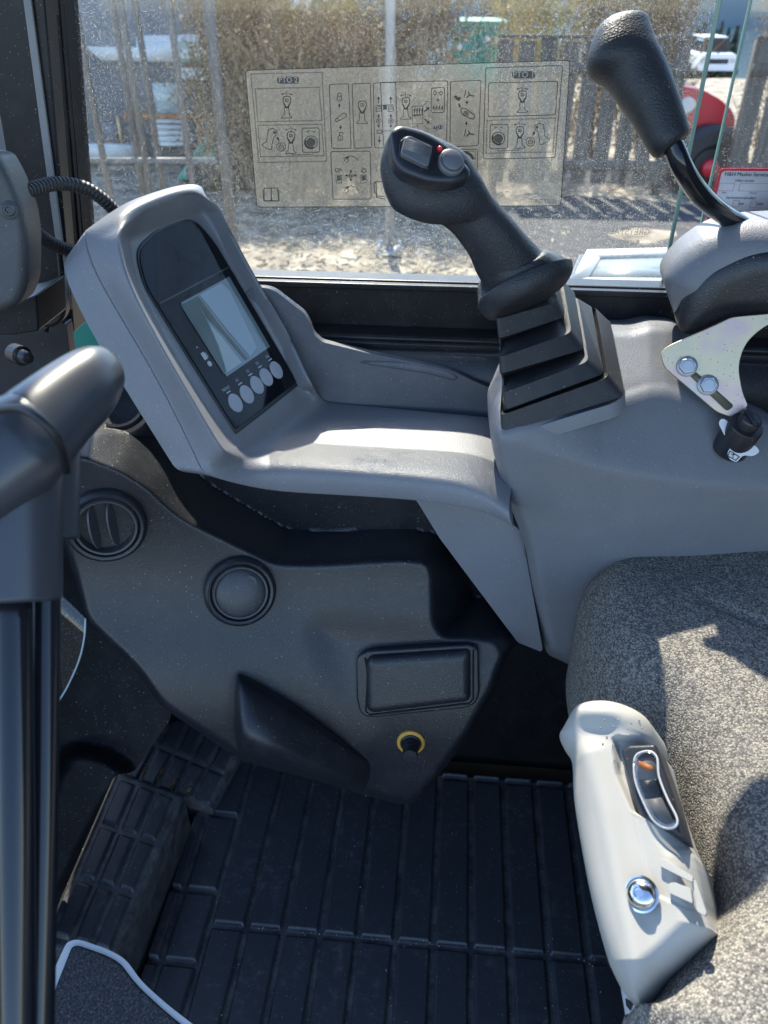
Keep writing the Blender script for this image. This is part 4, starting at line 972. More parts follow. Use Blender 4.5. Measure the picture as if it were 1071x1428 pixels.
stick(d2, 296, 310); stick(d2, 322, 535); stick(d3, 722, 298); stick(d3, 706, 525); stick(d2, 1052, 318)
stick(d2, 775, 342, 1.05, False)
def leverpic(f, x, y, m=1):
    q = lambda a, b: f(x+a*m, y+b)
    ik.line([q(*p) for p in ((-5, -85), (20, -95), (48, -80), (50, -62), (30, -40), (18, 10), (15, 40), (0, 40), (-44, 18), (-46, 10), (-16, -10), (-10, -60))], .7, True)
    ik.circ(q(34, -68), 2.0, fill=True)
leverpic(d2, 184, 545); leverpic(d3, 850, 535, -1)
for f, c in ((d2, (260, 568)), (d3, (774, 558))):
    ik.circ(f(*c), 6.2, .7); ik.line([f(c[0]-14, c[1]-8), f(c[0]+14, c[1]-8), f(c[0]+14, c[1]+14), f(c[0]-14, c[1]+14)], .6, True); ik.line([f(c[0]-8, c[1]-18), f(c[0]+8, c[1]-18)], .9); ik.line([f(c[0]-20, c[1]+2), f(c[0]+20, c[1]+2)], .6)
ik.arrow(d2(248, 530), d2(232, 505), 1.2, 3.6); ik.arrow(d3(788, 518), d3(802, 494), 1.2, 3.6)
for f, c in ((d2, (449, 540)), (d3, (570, 538))):
    ik.circ(f(*c), 9.0, .8); ik.circ(f(*c), 6.4, fill=True); ik.circ(f(*c), 8, 1.6, n=12, a0=60, a1=200)
    ik.arrow(f(c[0]+4, c[1]-74), f(c[0]+28, c[1]-66), .6, 2); ik.arrow(f(c[0]-4, c[1]-74), f(c[0]-28, c[1]-66), .6, 2)
ik.line([d2(330, 612), d2(330, 620), d2(458, 616), d2(458, 606)], .6); ik.line([d3(566, 606), d3(566, 618), d3(700, 612), d3(700, 604)], .6)
# padlocks, arrows and the small switch
for (x, y, o) in ((630, 262, 0), (636, 512, 5)):
    ik.circ(d2(x, y), 3.4, .7); ik.circ(d2(x+o, y-24), 2.6, .7, a0=150 if not o else 120, a1=390); ik.line([d2(x, y-3), d2(x, y+6)], .7)
ik.arrow(d2(630, 318), d2(630, 292), 1.1, 3.4); ik.arrow(d2(637, 432), d2(637, 458), 1.1, 3.4)
ik.line(rounded([(*d2(602, 398), 1), (*d2(660, 348), 4), (*d2(682, 372), 4), (*d2(636, 398), 1), (*d2(612, 410), 1)], 2), .8, True); ik.line([d2(618, 388), d2(632, 404)], .6)
for x in (880, 957):
    ik.arrow(d2(x, 292), d2(x, 248), .9, 4); ik.arrow(d2(x, 384), d2(x, 360), .9, 3.4); ik.circ(d2(x, 404), 3.2, .6); ik.arrow(d2(x, 424), d2(x, 448), .9, 3.4); ik.line([d2(x-4, 412), d2(x-4, 396), d2(x+4, 412), d2(x+4, 396)], .5)
    ik.line([d2(x-18, 316), d2(x+14, 312), d2(x+18, 340), d2(x-16, 344)], .7, True); ik.line([d2(x-16, 328), d2(x+16, 326)], .6)
ik.arrow(d2(883, 500), d2(884, 544), .9, 4)
ik.poly([d2(908, 306), d2(932, 305), d2(932, 332), d2(908, 333)]); ik.line([d2(868, 306), d2(972, 302)], .8); ik.line([d2(868, 466), d2(872, 484), d2(900, 482), d2(898, 460)], .7, True); ik.line([d2(900, 470), d2(960, 466)], .6)
# digging picture with four arrows
ik.circ(d2(703, 750), 3.0, .6); ik.line([d2(697, 760), d2(697, 742), d2(709, 760), d2(709, 742)], .6)
for a, b_ in (((703, 732), (703, 712)), ((703, 770), (703, 790)), ((684, 750), (664, 750)), ((722, 750), (742, 750))): ik.arrow(d2(*a), d2(*b_), 1.1, 3.4)
for x, y, m_ in ((624, 766, -1), (780, 766, 1)):
    ik.poly([d2(x-12, y-12), d2(x+14, y-16), d2(x+18, y+14), d2(x-10, y+20)]); ik.line([d2(x-18, y-18), d2(x+20, y-18), d2(x+20, y+30), d2(x-14, y+34)], .5, True); ik.circ(d2(x+6*m_, y-48), 3, .6); ik.line([d2(x-12, y-38), d2(x+14, y-60), d2(x+22, y-40)], .6)
for y in (636, 826): ik.line([d2(655, y+6), d2(680, y-2), d2(705, y-10), d2(738, y+4), d2(746, y+18)], .7); ik.line([d2(660, y+24), d2(676, y+2), d2(690, y+22), d2(672, y+34)], .7); ik.circ(d2(683, y), 1.8, fill=True)
# PTO chooser
for y in (334, 392): ik.line([d3(22, y), d3(90, y-2), d3(90, y+52), d3(22, y+54)], .6, True)
for k in range(4):
    x = 32+16*k; ik.line([d3(x, 362), d3(x+8, 346), d3(x+4, 380)], .8); ik.line([d3(152+18*k, 352), d3(160+18*k, 332), d3(162+18*k, 358)], .8)
ik.arrow(d3(100, 366), d3(134, 338), 1.4, 4.4); ik.arrow(d3(102, 416), d3(134, 444), 1.4, 4.4)
for m_ in (-1, 1): ik.line([d3(186+m_*p, 250+q) for p, q in ((8, -6), (18, -6), (18, -14), (32, 0), (18, 14), (18, 6), (8, 6))], .6, True)
ik.line([d3(176, 294), d3(196, 293)], .8); ik.line([d3(186, 284), d3(186, 304)], .8); ik.line([d3(96, 330), d3(118, 300), d3(134, 304)], .5); ik.line([d3(96, 452), d3(118, 480), d3(132, 476)], .5)
ik.line([d3(10, 466), d3(54, 464), d3(54, 448)], .6)
# speed box: fast and slow animals, hand switch
ik.poly([d3(*p) for p in ((286, 272), (300, 264), (312, 276), (328, 274), (332, 286), (320, 300), (306, 296), (296, 284))])
ik.line([d3(318, 318), d3(328, 340)], 1.5)
ik.line(rounded([(*d3(330, 350), 4), (*d3(352, 342), 4), (*d3(420, 392), 2), (*d3(412, 416), 2), (*d3(392, 412), 3), (*d3(336, 384), 4)], 3), .9, True); ik.circ(d3(364, 380), 3.2, .7); ik.line([d3(358, 390), d3(360, 370), d3(370, 388), d3(370, 370)], .7)
ik.arrow(d3(370, 320), d3(370, 296), 1.2, 3.6); ik.arrow(d3(366, 432), d3(366, 456), 1.2, 3.6)
for y in (256, 502): ik.line([d3(352, y+22), d3(364, y-24)], .8); ik.line([d3(380, y-14), d3(386, y+6), d3(368, y+22)], 1.2); ik.line([d3(386, y+6), d3(414, y+12)], 1.2)
ik.circ(d3(350, 690), 14, 2.6, n=14, a0=200, a1=340); ik.circ(d3(350, 690), 9, .7); ik.arrow(d3(392, 690), d3(408, 688), .8, 3.4)
# manual symbol and seat outline
ik.line([d2(*p) for p in ((152, 832), (196, 830), (198, 910), (152, 912))], .8, True); ik.line([d2(*p) for p in ((196, 830), (236, 832), (244, 912), (198, 910))], .8, True); ik.line([d2(152, 842), d2(144, 850), d2(150, 914), d2(246, 912), d2(246, 846), d2(238, 840)], .7)
ik.line([d2(862, 790), d2(850, 800), d2(856, 860), d2(868, 868), d2(866, 890), d2(920, 900)], .9); ik.line([d2(900, 790), d2(862, 790), d2(868, 880), d2(920, 884)], .9)
ik.build('diagram_print', INK, dec)
PALE = simple('decal_pale', (.50, .49, .46), .6)
text('heading_print', 'PTO 2', .03, W(*d2(304, 145), Y=YD-.0014), X_, Z_, PALE, dec, tw=.0228, th=.0058)
text('heading_print', 'PTO 1', .03, W(*d3(730, 134), Y=YD-.0014), X_, Z_, PALE, dec, tw=.0232, th=.0060)
text('heading_print', 'PTO 1', .0125, W(*d3(184, 467), Y=YD-.0014), X_, Z_, PALE, dec, tw=.0115)
text('number_print', 'PTO', .010, W(*d3(56, 404), Y=YD-.0014), X_, Z_, INK, dec, tw=.0085)
text('number_print', '172B17-03212', .0125, W(*d3(845, 936), Y=YD-.0014), X_, Z_, INK, dec, tw=.0335)
# service sticker
YS = 1.0885
stk = thing('service_sticker', 'white service sticker with red border and printed boxes, behind the bent lever', 'sticker', W(1040, 275, Y=YS))
def z9(x, y): return (960+x/9.649, 210+y/9.649)
def SQ(x, y): return W(*z9(x, y), Y=YS)
SQ0 = SQ(430, 240); S_l = SQ(215, 1100)
L_ = SQ0[0]; xs = lambda x, y: z9(x, y)
bor = rounded([(*z9(430, 240), 5), (*z9(1180, 246), 5), (*z9(1070, 1110), 2), (*z9(195, 1130), 2)], 4, 5)
prism('border', bor, PY(YS), .0008, simple('sticker_red', (.60, .03, .06), .45), stk, bevel=0)
prism('field', rounded([(*z9(455, 272), 6), (*z9(1160, 278), 4), (*z9(1058, 880), 8), (*z9(1000, 912), 6), (*z9(310, 905), 6)], 4, 5), PY(YS-.0009), .0006, simple('sticker_white', (.72, .66, .67), .5), stk, bevel=0)
prism('field', rounded([(*z9(300, 950), 5), (*z9(1040, 960), 5), (*z9(1030, 1110), 2), (*z9(250, 1110), 2)], 4, 5), PY(YS-.0009), .0006, MATS['sticker_white'], stk, bevel=0)
for s, (x, y), w_ in (('H&H Maskin Service', (785, 322), 560), ('Utført service', (755, 404), 245), ('Dato', (482, 566), 56), ('Timetall', (870, 570), 96), ('Serviceintervall utført', (708, 636), 392), ('500', (712, 718), 58), ('1000', (962, 722), 72), ('2000', (706, 828), 68), ('Garanti', (960, 812), 102), ('service', (945, 862), 104)):
    text('sticker_print', s, .01, W(*z9(x, y), Y=YS-.0020), X_, Z_, PRINTB, stk, tw=w_/9.649*.985/1080)
ik = Ink(PY(YS-.0018), 0)
for q in (((418, 440), (625, 438), (600, 542), (402, 540)), ((700, 440), (1150, 446), (1120, 548), (676, 542)), ((604, 674), (688, 672), (668, 756), (592, 754)), ((840, 680), (924, 678), (908, 766), (826, 764)), ((816, 796), (896, 798), (876, 884), (798, 880)), ((560, 790), (640, 790), (630, 860), (560, 860))): ik.line([z9(*p) for p in q], .45, True)
ik.build('sticker_box', simple('sticker_pink', (.55, .18, .20), .5), stk)

# ------------------------------------------------------------------ things on the left of the cab
cv = thing('pillar_cover', 'dark grey rounded cover with a torx bolt, above the black block at the left edge', 'cover', W(10, 330, Y=.80))
cpl = (W(10, 330, Y=.80), nrm(V3(.25, -1, .15)))
cvp = pillow('cover', rounded([(-60, 205), (0, 212, 10), (16, 240, 20), (36, 288, 20), (42, 330, 20), (41, 395, 14), (30, 424, 14), (0, 436, 10), (-60, 440)], 12, 6), cpl, .012, 14, COVERG, cv, 3, .05)
c = W(13, 293, pl=(cpl[0]+cpl[1]*.0125, cpl[1])); b = MB(); b.lathe(c, nrm(cpl[1]+V3(.15, 0, .1)), [(.0092, 0), (.0092, .0012), (.0084, .0018), (.0062, .002), (.0060, .0050), (.0052, .0062), (.0034, .0064), (.003, .004), (0, .004)], 28); b.build('bolt', DISC, cv, sharp=45)
blk = thing('latch_block', 'grained black metal block under the grey cover at the left edge', 'block', W(20, 445, Y=.86))
prism('body', [(-30, 434), (24, 421), (50, 411), (54, 462), (20, 468), (-30, 468)], PY(.85), .08, METALB, blk, bevel=.003)
b = MB(); b.lathe(W(62, 428, Y=.93), V3(.3, -1, .2), [(.026, -.03), (.026, .0), (.022, .004), (.012, .004), (.010, 0), (0, 0)], 32); b.build('bush', RUBBER, blk, sharp=40)
b = MB(); b.lathe(W(30, 496, Y=.90), V3(.8, -.6, .1), [(.013, -.02), (.013, .002), (.009, .003), (.009, .014), (.007, .020), (0, .021)], 16); b.build('bolt', METALB, blk, sharp=40)
b = MB(); b.tube(catmull([W(82, 340, Y=.95), W(86, 395, Y=.95), W(76, 425, Y=.94), W(64, 462, Y=.93)], 6), .0038, 8); b.build('stay', METALB, blk)
def hose(pts, rad, label):
    P = catmull([W(x, y, Y=Y) for x, y, Y in pts], 14); L = np.cumsum([0]+[np.linalg.norm(P[i+1]-P[i]) for i in range(len(P)-1)])
    m_ = int(L[-1]/.00115); s = np.linspace(0, L[-1], m_); Q = [V3(*[np.interp(t, L, P[:, k]) for k in range(3)]) for t in s]
    prf = [.80, 1.0, 1.0, .96, .78]
    b = MB(); b.tube(Q, [rad*prf[i % 5] for i in range(m_)], 16); return tag(b.build('corrugated_hose', RUBBER, sharp=70), label, 'hose', 'corrugated hoses by the front pillar')
hose([(22, 276, .83), (45, 264, .86), (80, 256, .90), (115, 261, .93), (142, 277, .95), (168, 302, .97)], .0080, 'upper corrugated black hose arching from the grey cover to the display console')
hose([(24, 284, .83), (40, 312, .86), (60, 332, .90), (84, 345, .93), (112, 352, .96)], .0080, 'lower corrugated black hose sagging from the grey cover to the display console')
ws = thing('windscreen_corner', 'clear curved lower corner of the windscreen beside the black handle tubes', 'windscreen', W(105, 930, Y=.86))
wsP = [W(x, y, Y=Y) for x, y, Y in ((119, 862, .70), (118, 885, .69), (112, 915, .68), (100, 945, .67), (84, 974, .66), (60, 1000, .65))]
wsc = catmull(wsP, 6); vs = []; fs = []
for p in wsc: vs += [p, p+V3(-.05, .01, .06)]
for i in range(len(wsc)-1): fs.append((2*i, 2*i+1, 2*i+3, 2*i+2))
mesh('glass', vs, fs, GLASS2, ws); b = MB(); b.tube(wsc, .0013, 8); b.build('glass_edge', simple('clear_edge', (.35, .42, .46), .15), ws)

# ------------------------------------------------------------------ outside
ZG = -1.1
def zt(y): return ZG-.085*np.clip(y-28, 0, 20)-.35*np.clip(y-48, 0, 18)
gxs_ = np.concatenate([[-400, -150, -60], np.linspace(-30, 40, 36), [80, 160, 400]]); gys_ = np.concatenate([[-120, -40, -10], np.linspace(0, 70, 71), [120]])
gv = []; 
for y in gys_:
    for x in gxs_:
        bmp = .05*math.sin(x*1.7+y*.9)*math.sin(y*1.3-x*.4)+random.gauss(0, .025) if 3 < y < 30 else 0
        gv.append((x, y, zt(y)+bmp))
nx_ = len(gxs_); gf = [(j*nx_+i, j*nx_+i+1, (j+1)*nx_+i+1, (j+1)*nx_+i) for j in range(len(gys_)-1) for i in range(nx_-1)]
tag(mesh('ground', gv, gf, GROUND), kind='structure')
DARK_GROUND = outdoors('dark_ground', [(.35, (.045, .046, .05)), (.65, (.085, .086, .09))], 6, 6, .9, .01)
tag(mesh('added_dark_yard', [(-60, -90, ZG+.09), (60, -90, ZG+.09), (60, 2.2, ZG+.09), (-60, 2.2, ZG+.09)], [(0, 1, 2, 3)], DARK_GROUND), kind='structure')  # unseen dark sheet, added to cut the warm ground bounce into the cab
pq = [W(x, y, Z=ZG+.06) for x, y in ((664, 400), (690, 330), (735, 268), (1400, 318), (1500, 430), (1000, 430))]
tag(mesh('ground_shade', pq, [tuple(range(6))], DARK_GROUND), kind='structure')  # dark sheet that paints the fence's shade onto the ground
tag(mesh('water', [(-2000, 64, -8.9), (2000, 64, -8.9), (2000, 900, -8.9), (-2000, 900, -8.9)], [(0, 1, 2, 3)], simple('fjord_water', (.02, .055, .075), .12)), kind='structure')
hv = []; hf = []
for i in range(81):
    a = math.radians(-80+2*i); R0 = 300; hh = 34+12*math.sin(i*.4)+7*math.sin(i*1.1+1)
    hv += [(R0*math.sin(a), R0*math.cos(a), -9), (R0*1.15*math.sin(a), R0*1.15*math.cos(a), hh), (R0*1.4*math.sin(a), R0*1.4*math.cos(a), -9)]
for i in range(80): hf += [(3*i, 3*i+1, 3*i+4, 3*i+3), (3*i+1, 3*i+2, 3*i+5, 3*i+4)]
tag(mesh('hills', hv, hf, HILL), kind='structure')
# loose straw and stones on the lit strip by the pole
st = MB()
for k in range(1500):
    x, y = random.uniform(300, 1000), random.uniform(268, 400); p = W(x, y, Z=ZG+.05); s = random.uniform(.015, .05); a = random.uniform(0, 6.3)
    st.tube([p-V3(math.cos(a), math.sin(a), .1)*s, p+V3(math.cos(a), math.sin(a), .25)*s], [s*.30, s*.22], 5)
tag(st.build('straw', outdoors('straw_bits', [(.35, (.22, .17, .10)), (.65, (.50, .44, .33))], 3), smooth=False), 'pale straw and stones scattered on the ground', 'straw', kind='stuff')
# light pole with bolted flange
pb = W(543, 352, Z=ZG)
po = thing('steel_post', 'slim galvanised steel post with a bolted foot, standing behind the decal', 'post', pb)
b = MB(); b.tube([pb, pb+V3(0, 0, 5)], .046, 16); b.build('shaft', STEEL, po)
b = MB(); b.box(pb+V3(-.13, -.13, 0), pb+V3(.13, .13, .03)); b.build('foot_plate', STEEL, po)
for sx in (-1, 1):
    for sy in (-1, 1):
        b = MB(); b.lathe(pb+V3(sx*.10, sy*.10, .03), (0, 0, 1), [(.022, 0), (.022, .05), (.012, .07), (0, .07)], 8); b.build('bolt', STEEL, po)
# fence in two runs with an opening
def fence(x0, x1, Y, label):
    c = V3((x0+x1)/2, Y, ZG); t = thing('wooden_fence', label, 'fence', c, 'wooden fences')
    b = MB(); x = x0
    while x < x1:
        w_ = random.uniform(.185, .205); hh = 1.78+random.gauss(0, .012)
        b.hexa([(x, Y, ZG+.13), (x+w_, Y, ZG+.13), (x+w_, Y+.03, ZG+.13), (x, Y+.03, ZG+.13)], [(x+random.gauss(0, .006), Y, ZG+hh), (x+w_, Y, ZG+hh), (x+w_, Y+.03, ZG+hh), (x, Y+.03, ZG+hh)]); x += .272
    b.build('boards', WOOD, t, smooth=False)
    for z in (.30, 1.42):
        b = MB(); b.box((x0, Y-.05, ZG+z), (x1, Y-.002, ZG+z+.13)); b.build('rail', WOOD, t)
    b = MB(); b.box((x0, Y-.03, ZG+1.80), (x1, Y+.07, ZG+1.84)); b.build('cap_board', WOOD, t)
    k = x0
    while k < x1: b = MB(); b.box((k, Y+.032, ZG), (k+.11, Y+.14, ZG+1.79)); b.build('post', WOOD, t); k += 2.2
FY = W(900, 272, Z=ZG)[1]
fx = lambda x: W(x, 150, Y=FY)[0]
fence(fx(688), fx(952), FY, 'long weathered board fence left of the red tractor')
fence(fx(1036), fx(1500), FY, 'weathered board fence right of the red tractor')
# shrubs: trunk + crown of twigs and small leaves
def shrub(cx, cy, h_, spread, n, mat, label, leaf, name='bare_shrub'):
    base = V3(cx, cy, zt(cy)); t = thing(name, label, 'shrub', base, 'shrubs behind the fence')
    tk = MB(); cr = MB()
    for k in range(5):
        a = random.uniform(0, 6.3); tip = base+V3(math.cos(a)*spread*.3, math.sin(a)*spread*.3, h_*random.uniform(.4, .6)); tk.tube([base+V3(math.cos(a), math.sin(a), 0)*.06, (base+tip)/2+V3(random.gauss(0, .06), 0, 0), tip], [.04, .028, .012], 5)
    tk.build('trunk', BARK, t)
    for k in range(n):
        a = random.uniform(0, 6.3); r_ = spread*math.sqrt(random.random())*random.uniform(.4, 1); z0 = h_*random.uniform(.02, .8)
        p = base+V3(math.cos(a)*r_*.6, math.sin(a)*r_*.6, z0); q = p+V3(random.gauss(0, .22), random.gauss(0, .22), random.uniform(.2, .6))
        cr.tube([p, q], [.010, .003], 3, caps=False)
        for m_ in range(leaf):
            c = p+(q-p)*random.random()+V3(random.gauss(0, .07), random.gauss(0, .07), random.gauss(0, .07)); s = random.uniform(.02, .05); e = nrm(V3(random.gauss(0, 1), random.gauss(0, 1), random.gauss(0, 1))); f_ = nrm(np.cross(e, V3(.3, .5, .8)))
            cr.add([c-e*s, c+f_*s*.5, c+e*s, c-f_*s*.5], [(0, 1, 2, 3)])
    cr.build('crown', mat, t, smooth=False, recalc=False)
sx = [(322, 11.0, 2.9, 1.2, TWIG, 'brown leafless shrub at the right corner of the warehouse'), (352, 12.2, 3.3, 1.3, TWIG2, 'yellowish scrub above the left corner of the decal'), (405, 10.6, 2.3, 1.2, TWIG, 'brown twiggy shrub above the PTO 2 heading'), (455, 11.2, 2.0, 1.2, TWIG, 'low brown shrub behind the lock symbols of the decal'),
      (510, 10.8, 2.2, 1.2, TWIG, 'brown dense shrub just left of the steel post'), (585, 11.0, 2.9, 1.3, TWIG, 'brown tall shrub just right of the steel post'), (648, 11.4, 1.25, 1.0, TWIG, 'brown low shrub in front of the green container'), (745, 13.8, 3.1, 1.4, TWIG2, 'straw coloured tall scrub above the PTO 1 heading'), (840, 14.3, 3.3, 1.4, TWIG, 'brown wide shrub behind the fence, left of the lever grip'),
      (915, 13.6, 3.2, 1.0, TWIG, 'brown upright shrub behind the fence, right of the lever grip'), (1110, 14.2, 3.3, 1.2, TWIG, 'brown shrub behind the right fence run'), (470, 15.5, 2.5, 1.5, TWIG2, 'pale scrub far behind the steel post'), (700, 20.0, 3.8, 1.4, TWIG, 'brown shrub farthest back beside the green container'), (395, 14.5, 2.3, 1.4, TWIG, 'brown shrub far behind the yellowish scrub')]
for x, Y, h_, sp_r, m_, l_ in sx:
    p = W(x, 100, Y=Y); shrub(p[0], Y, h_, sp_r, 560, m_, l_, 5)
# spruces far off
def spruce(cx, cy, h_, label):
    base = V3(cx, cy, zt(cy)); t = thing('spruce_tree', label, 'tree', base, 'spruces down the slope')
    b = MB(); b.tube([base, base+V3(0, 0, h_)], [.16, .03], 6); b.build('trunk', BARK, t); cr = MB()
    for k in range(420):
        f_ = random.random()**.8; z = h_*(.08+.92*f_); R0 = h_*.20*(1-f_)+.1; a = random.uniform(0, 6.3); r_ = R0*random.uniform(.3, 1)
        p = base+V3(0, 0, z); q = p+V3(math.cos(a)*r_, math.sin(a)*r_, -r_*.45); sd_ = V3(-math.sin(a), math.cos(a), 0)*r_*.28+V3(0, 0, .04)
        cr.add([p, q-sd_*.8, q+V3(0, 0, -.25), q+sd_*.8], [(0, 1, 2, 3)])
    cr.build('crown', CONIF, t, smooth=False, recalc=False)
for x, ty, Y, l_ in ((985, 30, 58, 'dark spruce seen just above the left end of the white car'), (999, 36, 61, 'dark spruce left of centre above the white car'), (1008, 28, 60, 'dark spruce, tallest above the white car'), (1018, 38, 57, 'dark spruce above the right half of the white car'), (1030, 34, 59, 'dark spruce at the right end of the white car'), (975, 36, 58, 'dark spruce partly hidden behind the lever grip edge')):
    tp = W(x, ty, Y=Y); spruce(tp[0], Y, tp[2]-float(zt(Y)), l_)
# white car seen from the front
cb = W(997, 108, Y=48); t = thing('parked_car', 'white off-road car parked beyond the fence opening', 'car', cb)
ca = [(-.92, .30), (-.95, .75), (-.90, 1.0), (-.78, 1.08), (-.66, 1.62), (-.5, 1.74), (.5, 1.74), (.66, 1.62), (.78, 1.08), (.90, 1.0), (.95, .75), (.92, .30)]
low = [p for p in ca if p[1] <= 1.08]
def ext(P, y0, y1, s=1.0): 
    k = len(P); vs = [cb+V3(x, y0, z) for x, z in P]+[cb+V3(x*s, y1, z) for x, z in P]
    return vs, [tuple(range(k)), tuple(range(2*k-1, k-1, -1))]+[(i, i+k, (i+1) % k+k, (i+1) % k) for i in range(k)]
v_, f_ = ext(low, 0, 4.4); mesh('body', v_, f_, CARW, t, bevel=.08)
v_, f_ = ext([(-.76, 1.05), (-.64, 1.62), (-.5, 1.72), (.5, 1.72), (.64, 1.62), (.76, 1.05)], 1.2, 4.2); mesh('cabin', v_, f_, GLASSD, t, bevel=.06)
b = MB(); b.box(cb+V3(-.62, 1.3, 1.70), cb+V3(.62, 4.1, 1.78)); b.build('roof', CARW, t, bevel=.03)
b = MB(); b.box(cb+V3(-.5, -.02, .62), cb+V3(.5, .02, .84)); b.build('grille', GLASSD, t)
b = MB(); b.box(cb+V3(-.90, -.05, .30), cb+V3(.90, .05, .50)); b.build('bumper', CARW, t, bevel=.03)
for s_ in (-1, 1):
    b = MB(); b.box(cb+V3(s_*.72-.14, -.03, .66), cb+V3(s_*.72+.14, .03, .86)); b.build('headlight', STEEL, t, bevel=.02)
    for y in (.8, 3.5): b = MB(); b.lathe(cb+V3(s_*.78, y, .36), (1, 0, 0), [(.36, -.12), (.36, .12), (.2, .13), (0, .13)], 24); b.build('wheel', RUBBER, t, sharp=40)
# red tractor in the fence opening
rb_ = W(985, 262, Z=ZG); rY = rb_[1]; t = thing('red_tractor', 'red tractor nose with a big black wheel, standing in the fence opening', 'tractor', rb_)
rp = [(952, 120), (980, 125), (1004, 138), (1020, 152), (1026, 166), (1024, 182), (1004, 184), (985, 182), (972, 184), (940, 190), (930, 160), (936, 128)]
prism('bonnet', rounded([(*p, 4) for p in rp], 4), PY(rY), .8, REDP, t, bevel=.03)
wc = W(986, 232, Y=rY-.15); b = MB(); b.lathe(wc, (.15, -1, 0), [(.20, -.16), (.46, -.16), (.52, -.10), (.52, .10), (.46, .16), (.30, .15), (.28, .08), (.20, .08)], 36); wh = b.build('wheel', RUBBER, t, sharp=40)
b = MB(); b.lathe(wc+V3(0, -.05, 0), (.15, -1, 0), [(.29, -.05), (.29, .06), (.26, .06), (.20, .0), (.10, .02), (.09, .07), (0, .08)], 28); b.build('rim', GLASSD, wh, sharp=40)
b = MB(); b.lathe(wc+V3(0, -.1, 0), (.15, -1, 0), [(.11, -.02), (.11, .06), (.06, .10), (0, .10)], 20); b.build('hub', REDP, wh, sharp=40)
b = MB(); b.box(W(945, 190, Y=rY+.05), W(1010, 268, Y=rY+.05)+V3(0, .6, 0)); b.build('chassis', BLACKS, t)
c = W(958, 147, Y=rY-.02); b = MB(); b.lathe(c, (0, -1, 0), [(.10, -.02), (.10, .03), (.08, .05), (0, .05)], 24); b.build('headlight', LABELW, t, sharp=40)
# green container
gY = 16.5; g0, g1 = W(640, 40, Y=gY), W(704, 82, Y=gY); t = thing('green_container', 'turquoise steel container with pale lamps, behind the shrubs above the decal', 'container', (float((g0[0]+g1[0])/2), gY, ZG))
b = MB(); b.box((g0[0]-.1, gY, ZG), (g1[0], gY+2.2, g0[2]+.12)); b.build('body', TEAL, t, bevel=.02)
b = MB()
x = g0[0]
for k in range(9): b.box((g0[0]+(g1[0]-g0[0])*k/9, gY-.04, ZG+.1), (g0[0]+(g1[0]-g0[0])*k/9+.05, gY-.001, g0[2]+.05))
b.build('ribs', TEAL, t)
for x, y in ((641, 66), (680, 54), (693, 58)): c = W(x, y, Y=gY-.05); b = MB(); b.lathe(c, (0, -1, 0), [(.05, 0), (.05, .03), (0, .05)], 16); b.build('lamp', LABELW, t)
# pale warehouse with a sign, left
wY = 13.0
bx0, bx1 = W(96, 120, Y=wY)[0], W(297, 120, Y=wY)[0]
t = thing('warehouse', 'grey metal clad warehouse with a white band and a sign, seen left', 'warehouse', (float((bx0+bx1)/2), wY, ZG))
b = MB(); b.box((bx0-7, wY, ZG), (bx1, wY+9, 3.2)); b.build('wall', CLAD, t)
def onw(x, y, dy=0): return W(x, y, Y=wY-dy)
def wbox(name, x0, y0, x1, y1, mat, dep=.08, out=.06):
    p, q = onw(x0, y0, out), onw(x1, y1, out); b = MB(); b.box((p[0], wY-out, q[2]), (q[0], wY-.001, p[2])); return b.build(name, mat, t)
prism('fascia_band', [z5 for z5 in ((120, 65), (190, 66), (190, 50), (296, 48), (296, 90), (230, 86), (190, 86), (140, 84))], PY(wY-.12), .12, CLADW, t, bevel=0)
sg_ = wbox('sign_board', 244, 58, 292, 88, simple('sign_green', (.30, .38, .33), .6), out=.18)
text('sign_lettering', 'Agg 101', .155, W(266, 72, Y=wY-.185), X_, Z_, LABELW, sg_, bold=.006)
wbox('window', 244, 94, 292, 112, CLADW, out=.05); wbox('window', 212, 116, 250, 158, simple('pale_pane', (.45, .50, .49), .2), out=.05)
wbox('door', 142, 170, 166, 200, simple('door_grey', (.16, .16, .18), .6), out=.05); wbox('door_post', 161, 162, 172, 202, simple('door_tan', (.50, .36, .22), .6), out=.07)
wbox('plinth', 92, 202, 186, 222, CLADW, out=.3)
for k in range(6): wbox('step', 212, 160+k*8, 256, 164+k*8, CLADW, out=.15+.12*k)
# scaffold uprights in front of the warehouse
sY = 7.5; t = thing('scaffold', 'weathered steel scaffold of upright posts in front of the warehouse', 'scaffold', (float(W(190, 100, Y=sY)[0]), sY, ZG))
for x in (114, 166, 177, 197, 243, 296):
    p = W(x, 60, Y=sY+(x % 3)*.15); b = MB(); b.tube([(p[0], p[1], ZG), (p[0], p[1], 3.5)], .030 if x < 290 else .05, 10); b.build('upright', simple('scaffold_grey', (.16, .16, .165), .6, .4) if 'scaffold_grey' not in MATS else MATS['scaffold_grey'], t)
p, q = W(90, 224, Y=sY), W(300, 224, Y=sY); b = MB(); b.tube([p, q], .026, 8); b.build('ledger', MATS['scaffold_grey'], t)
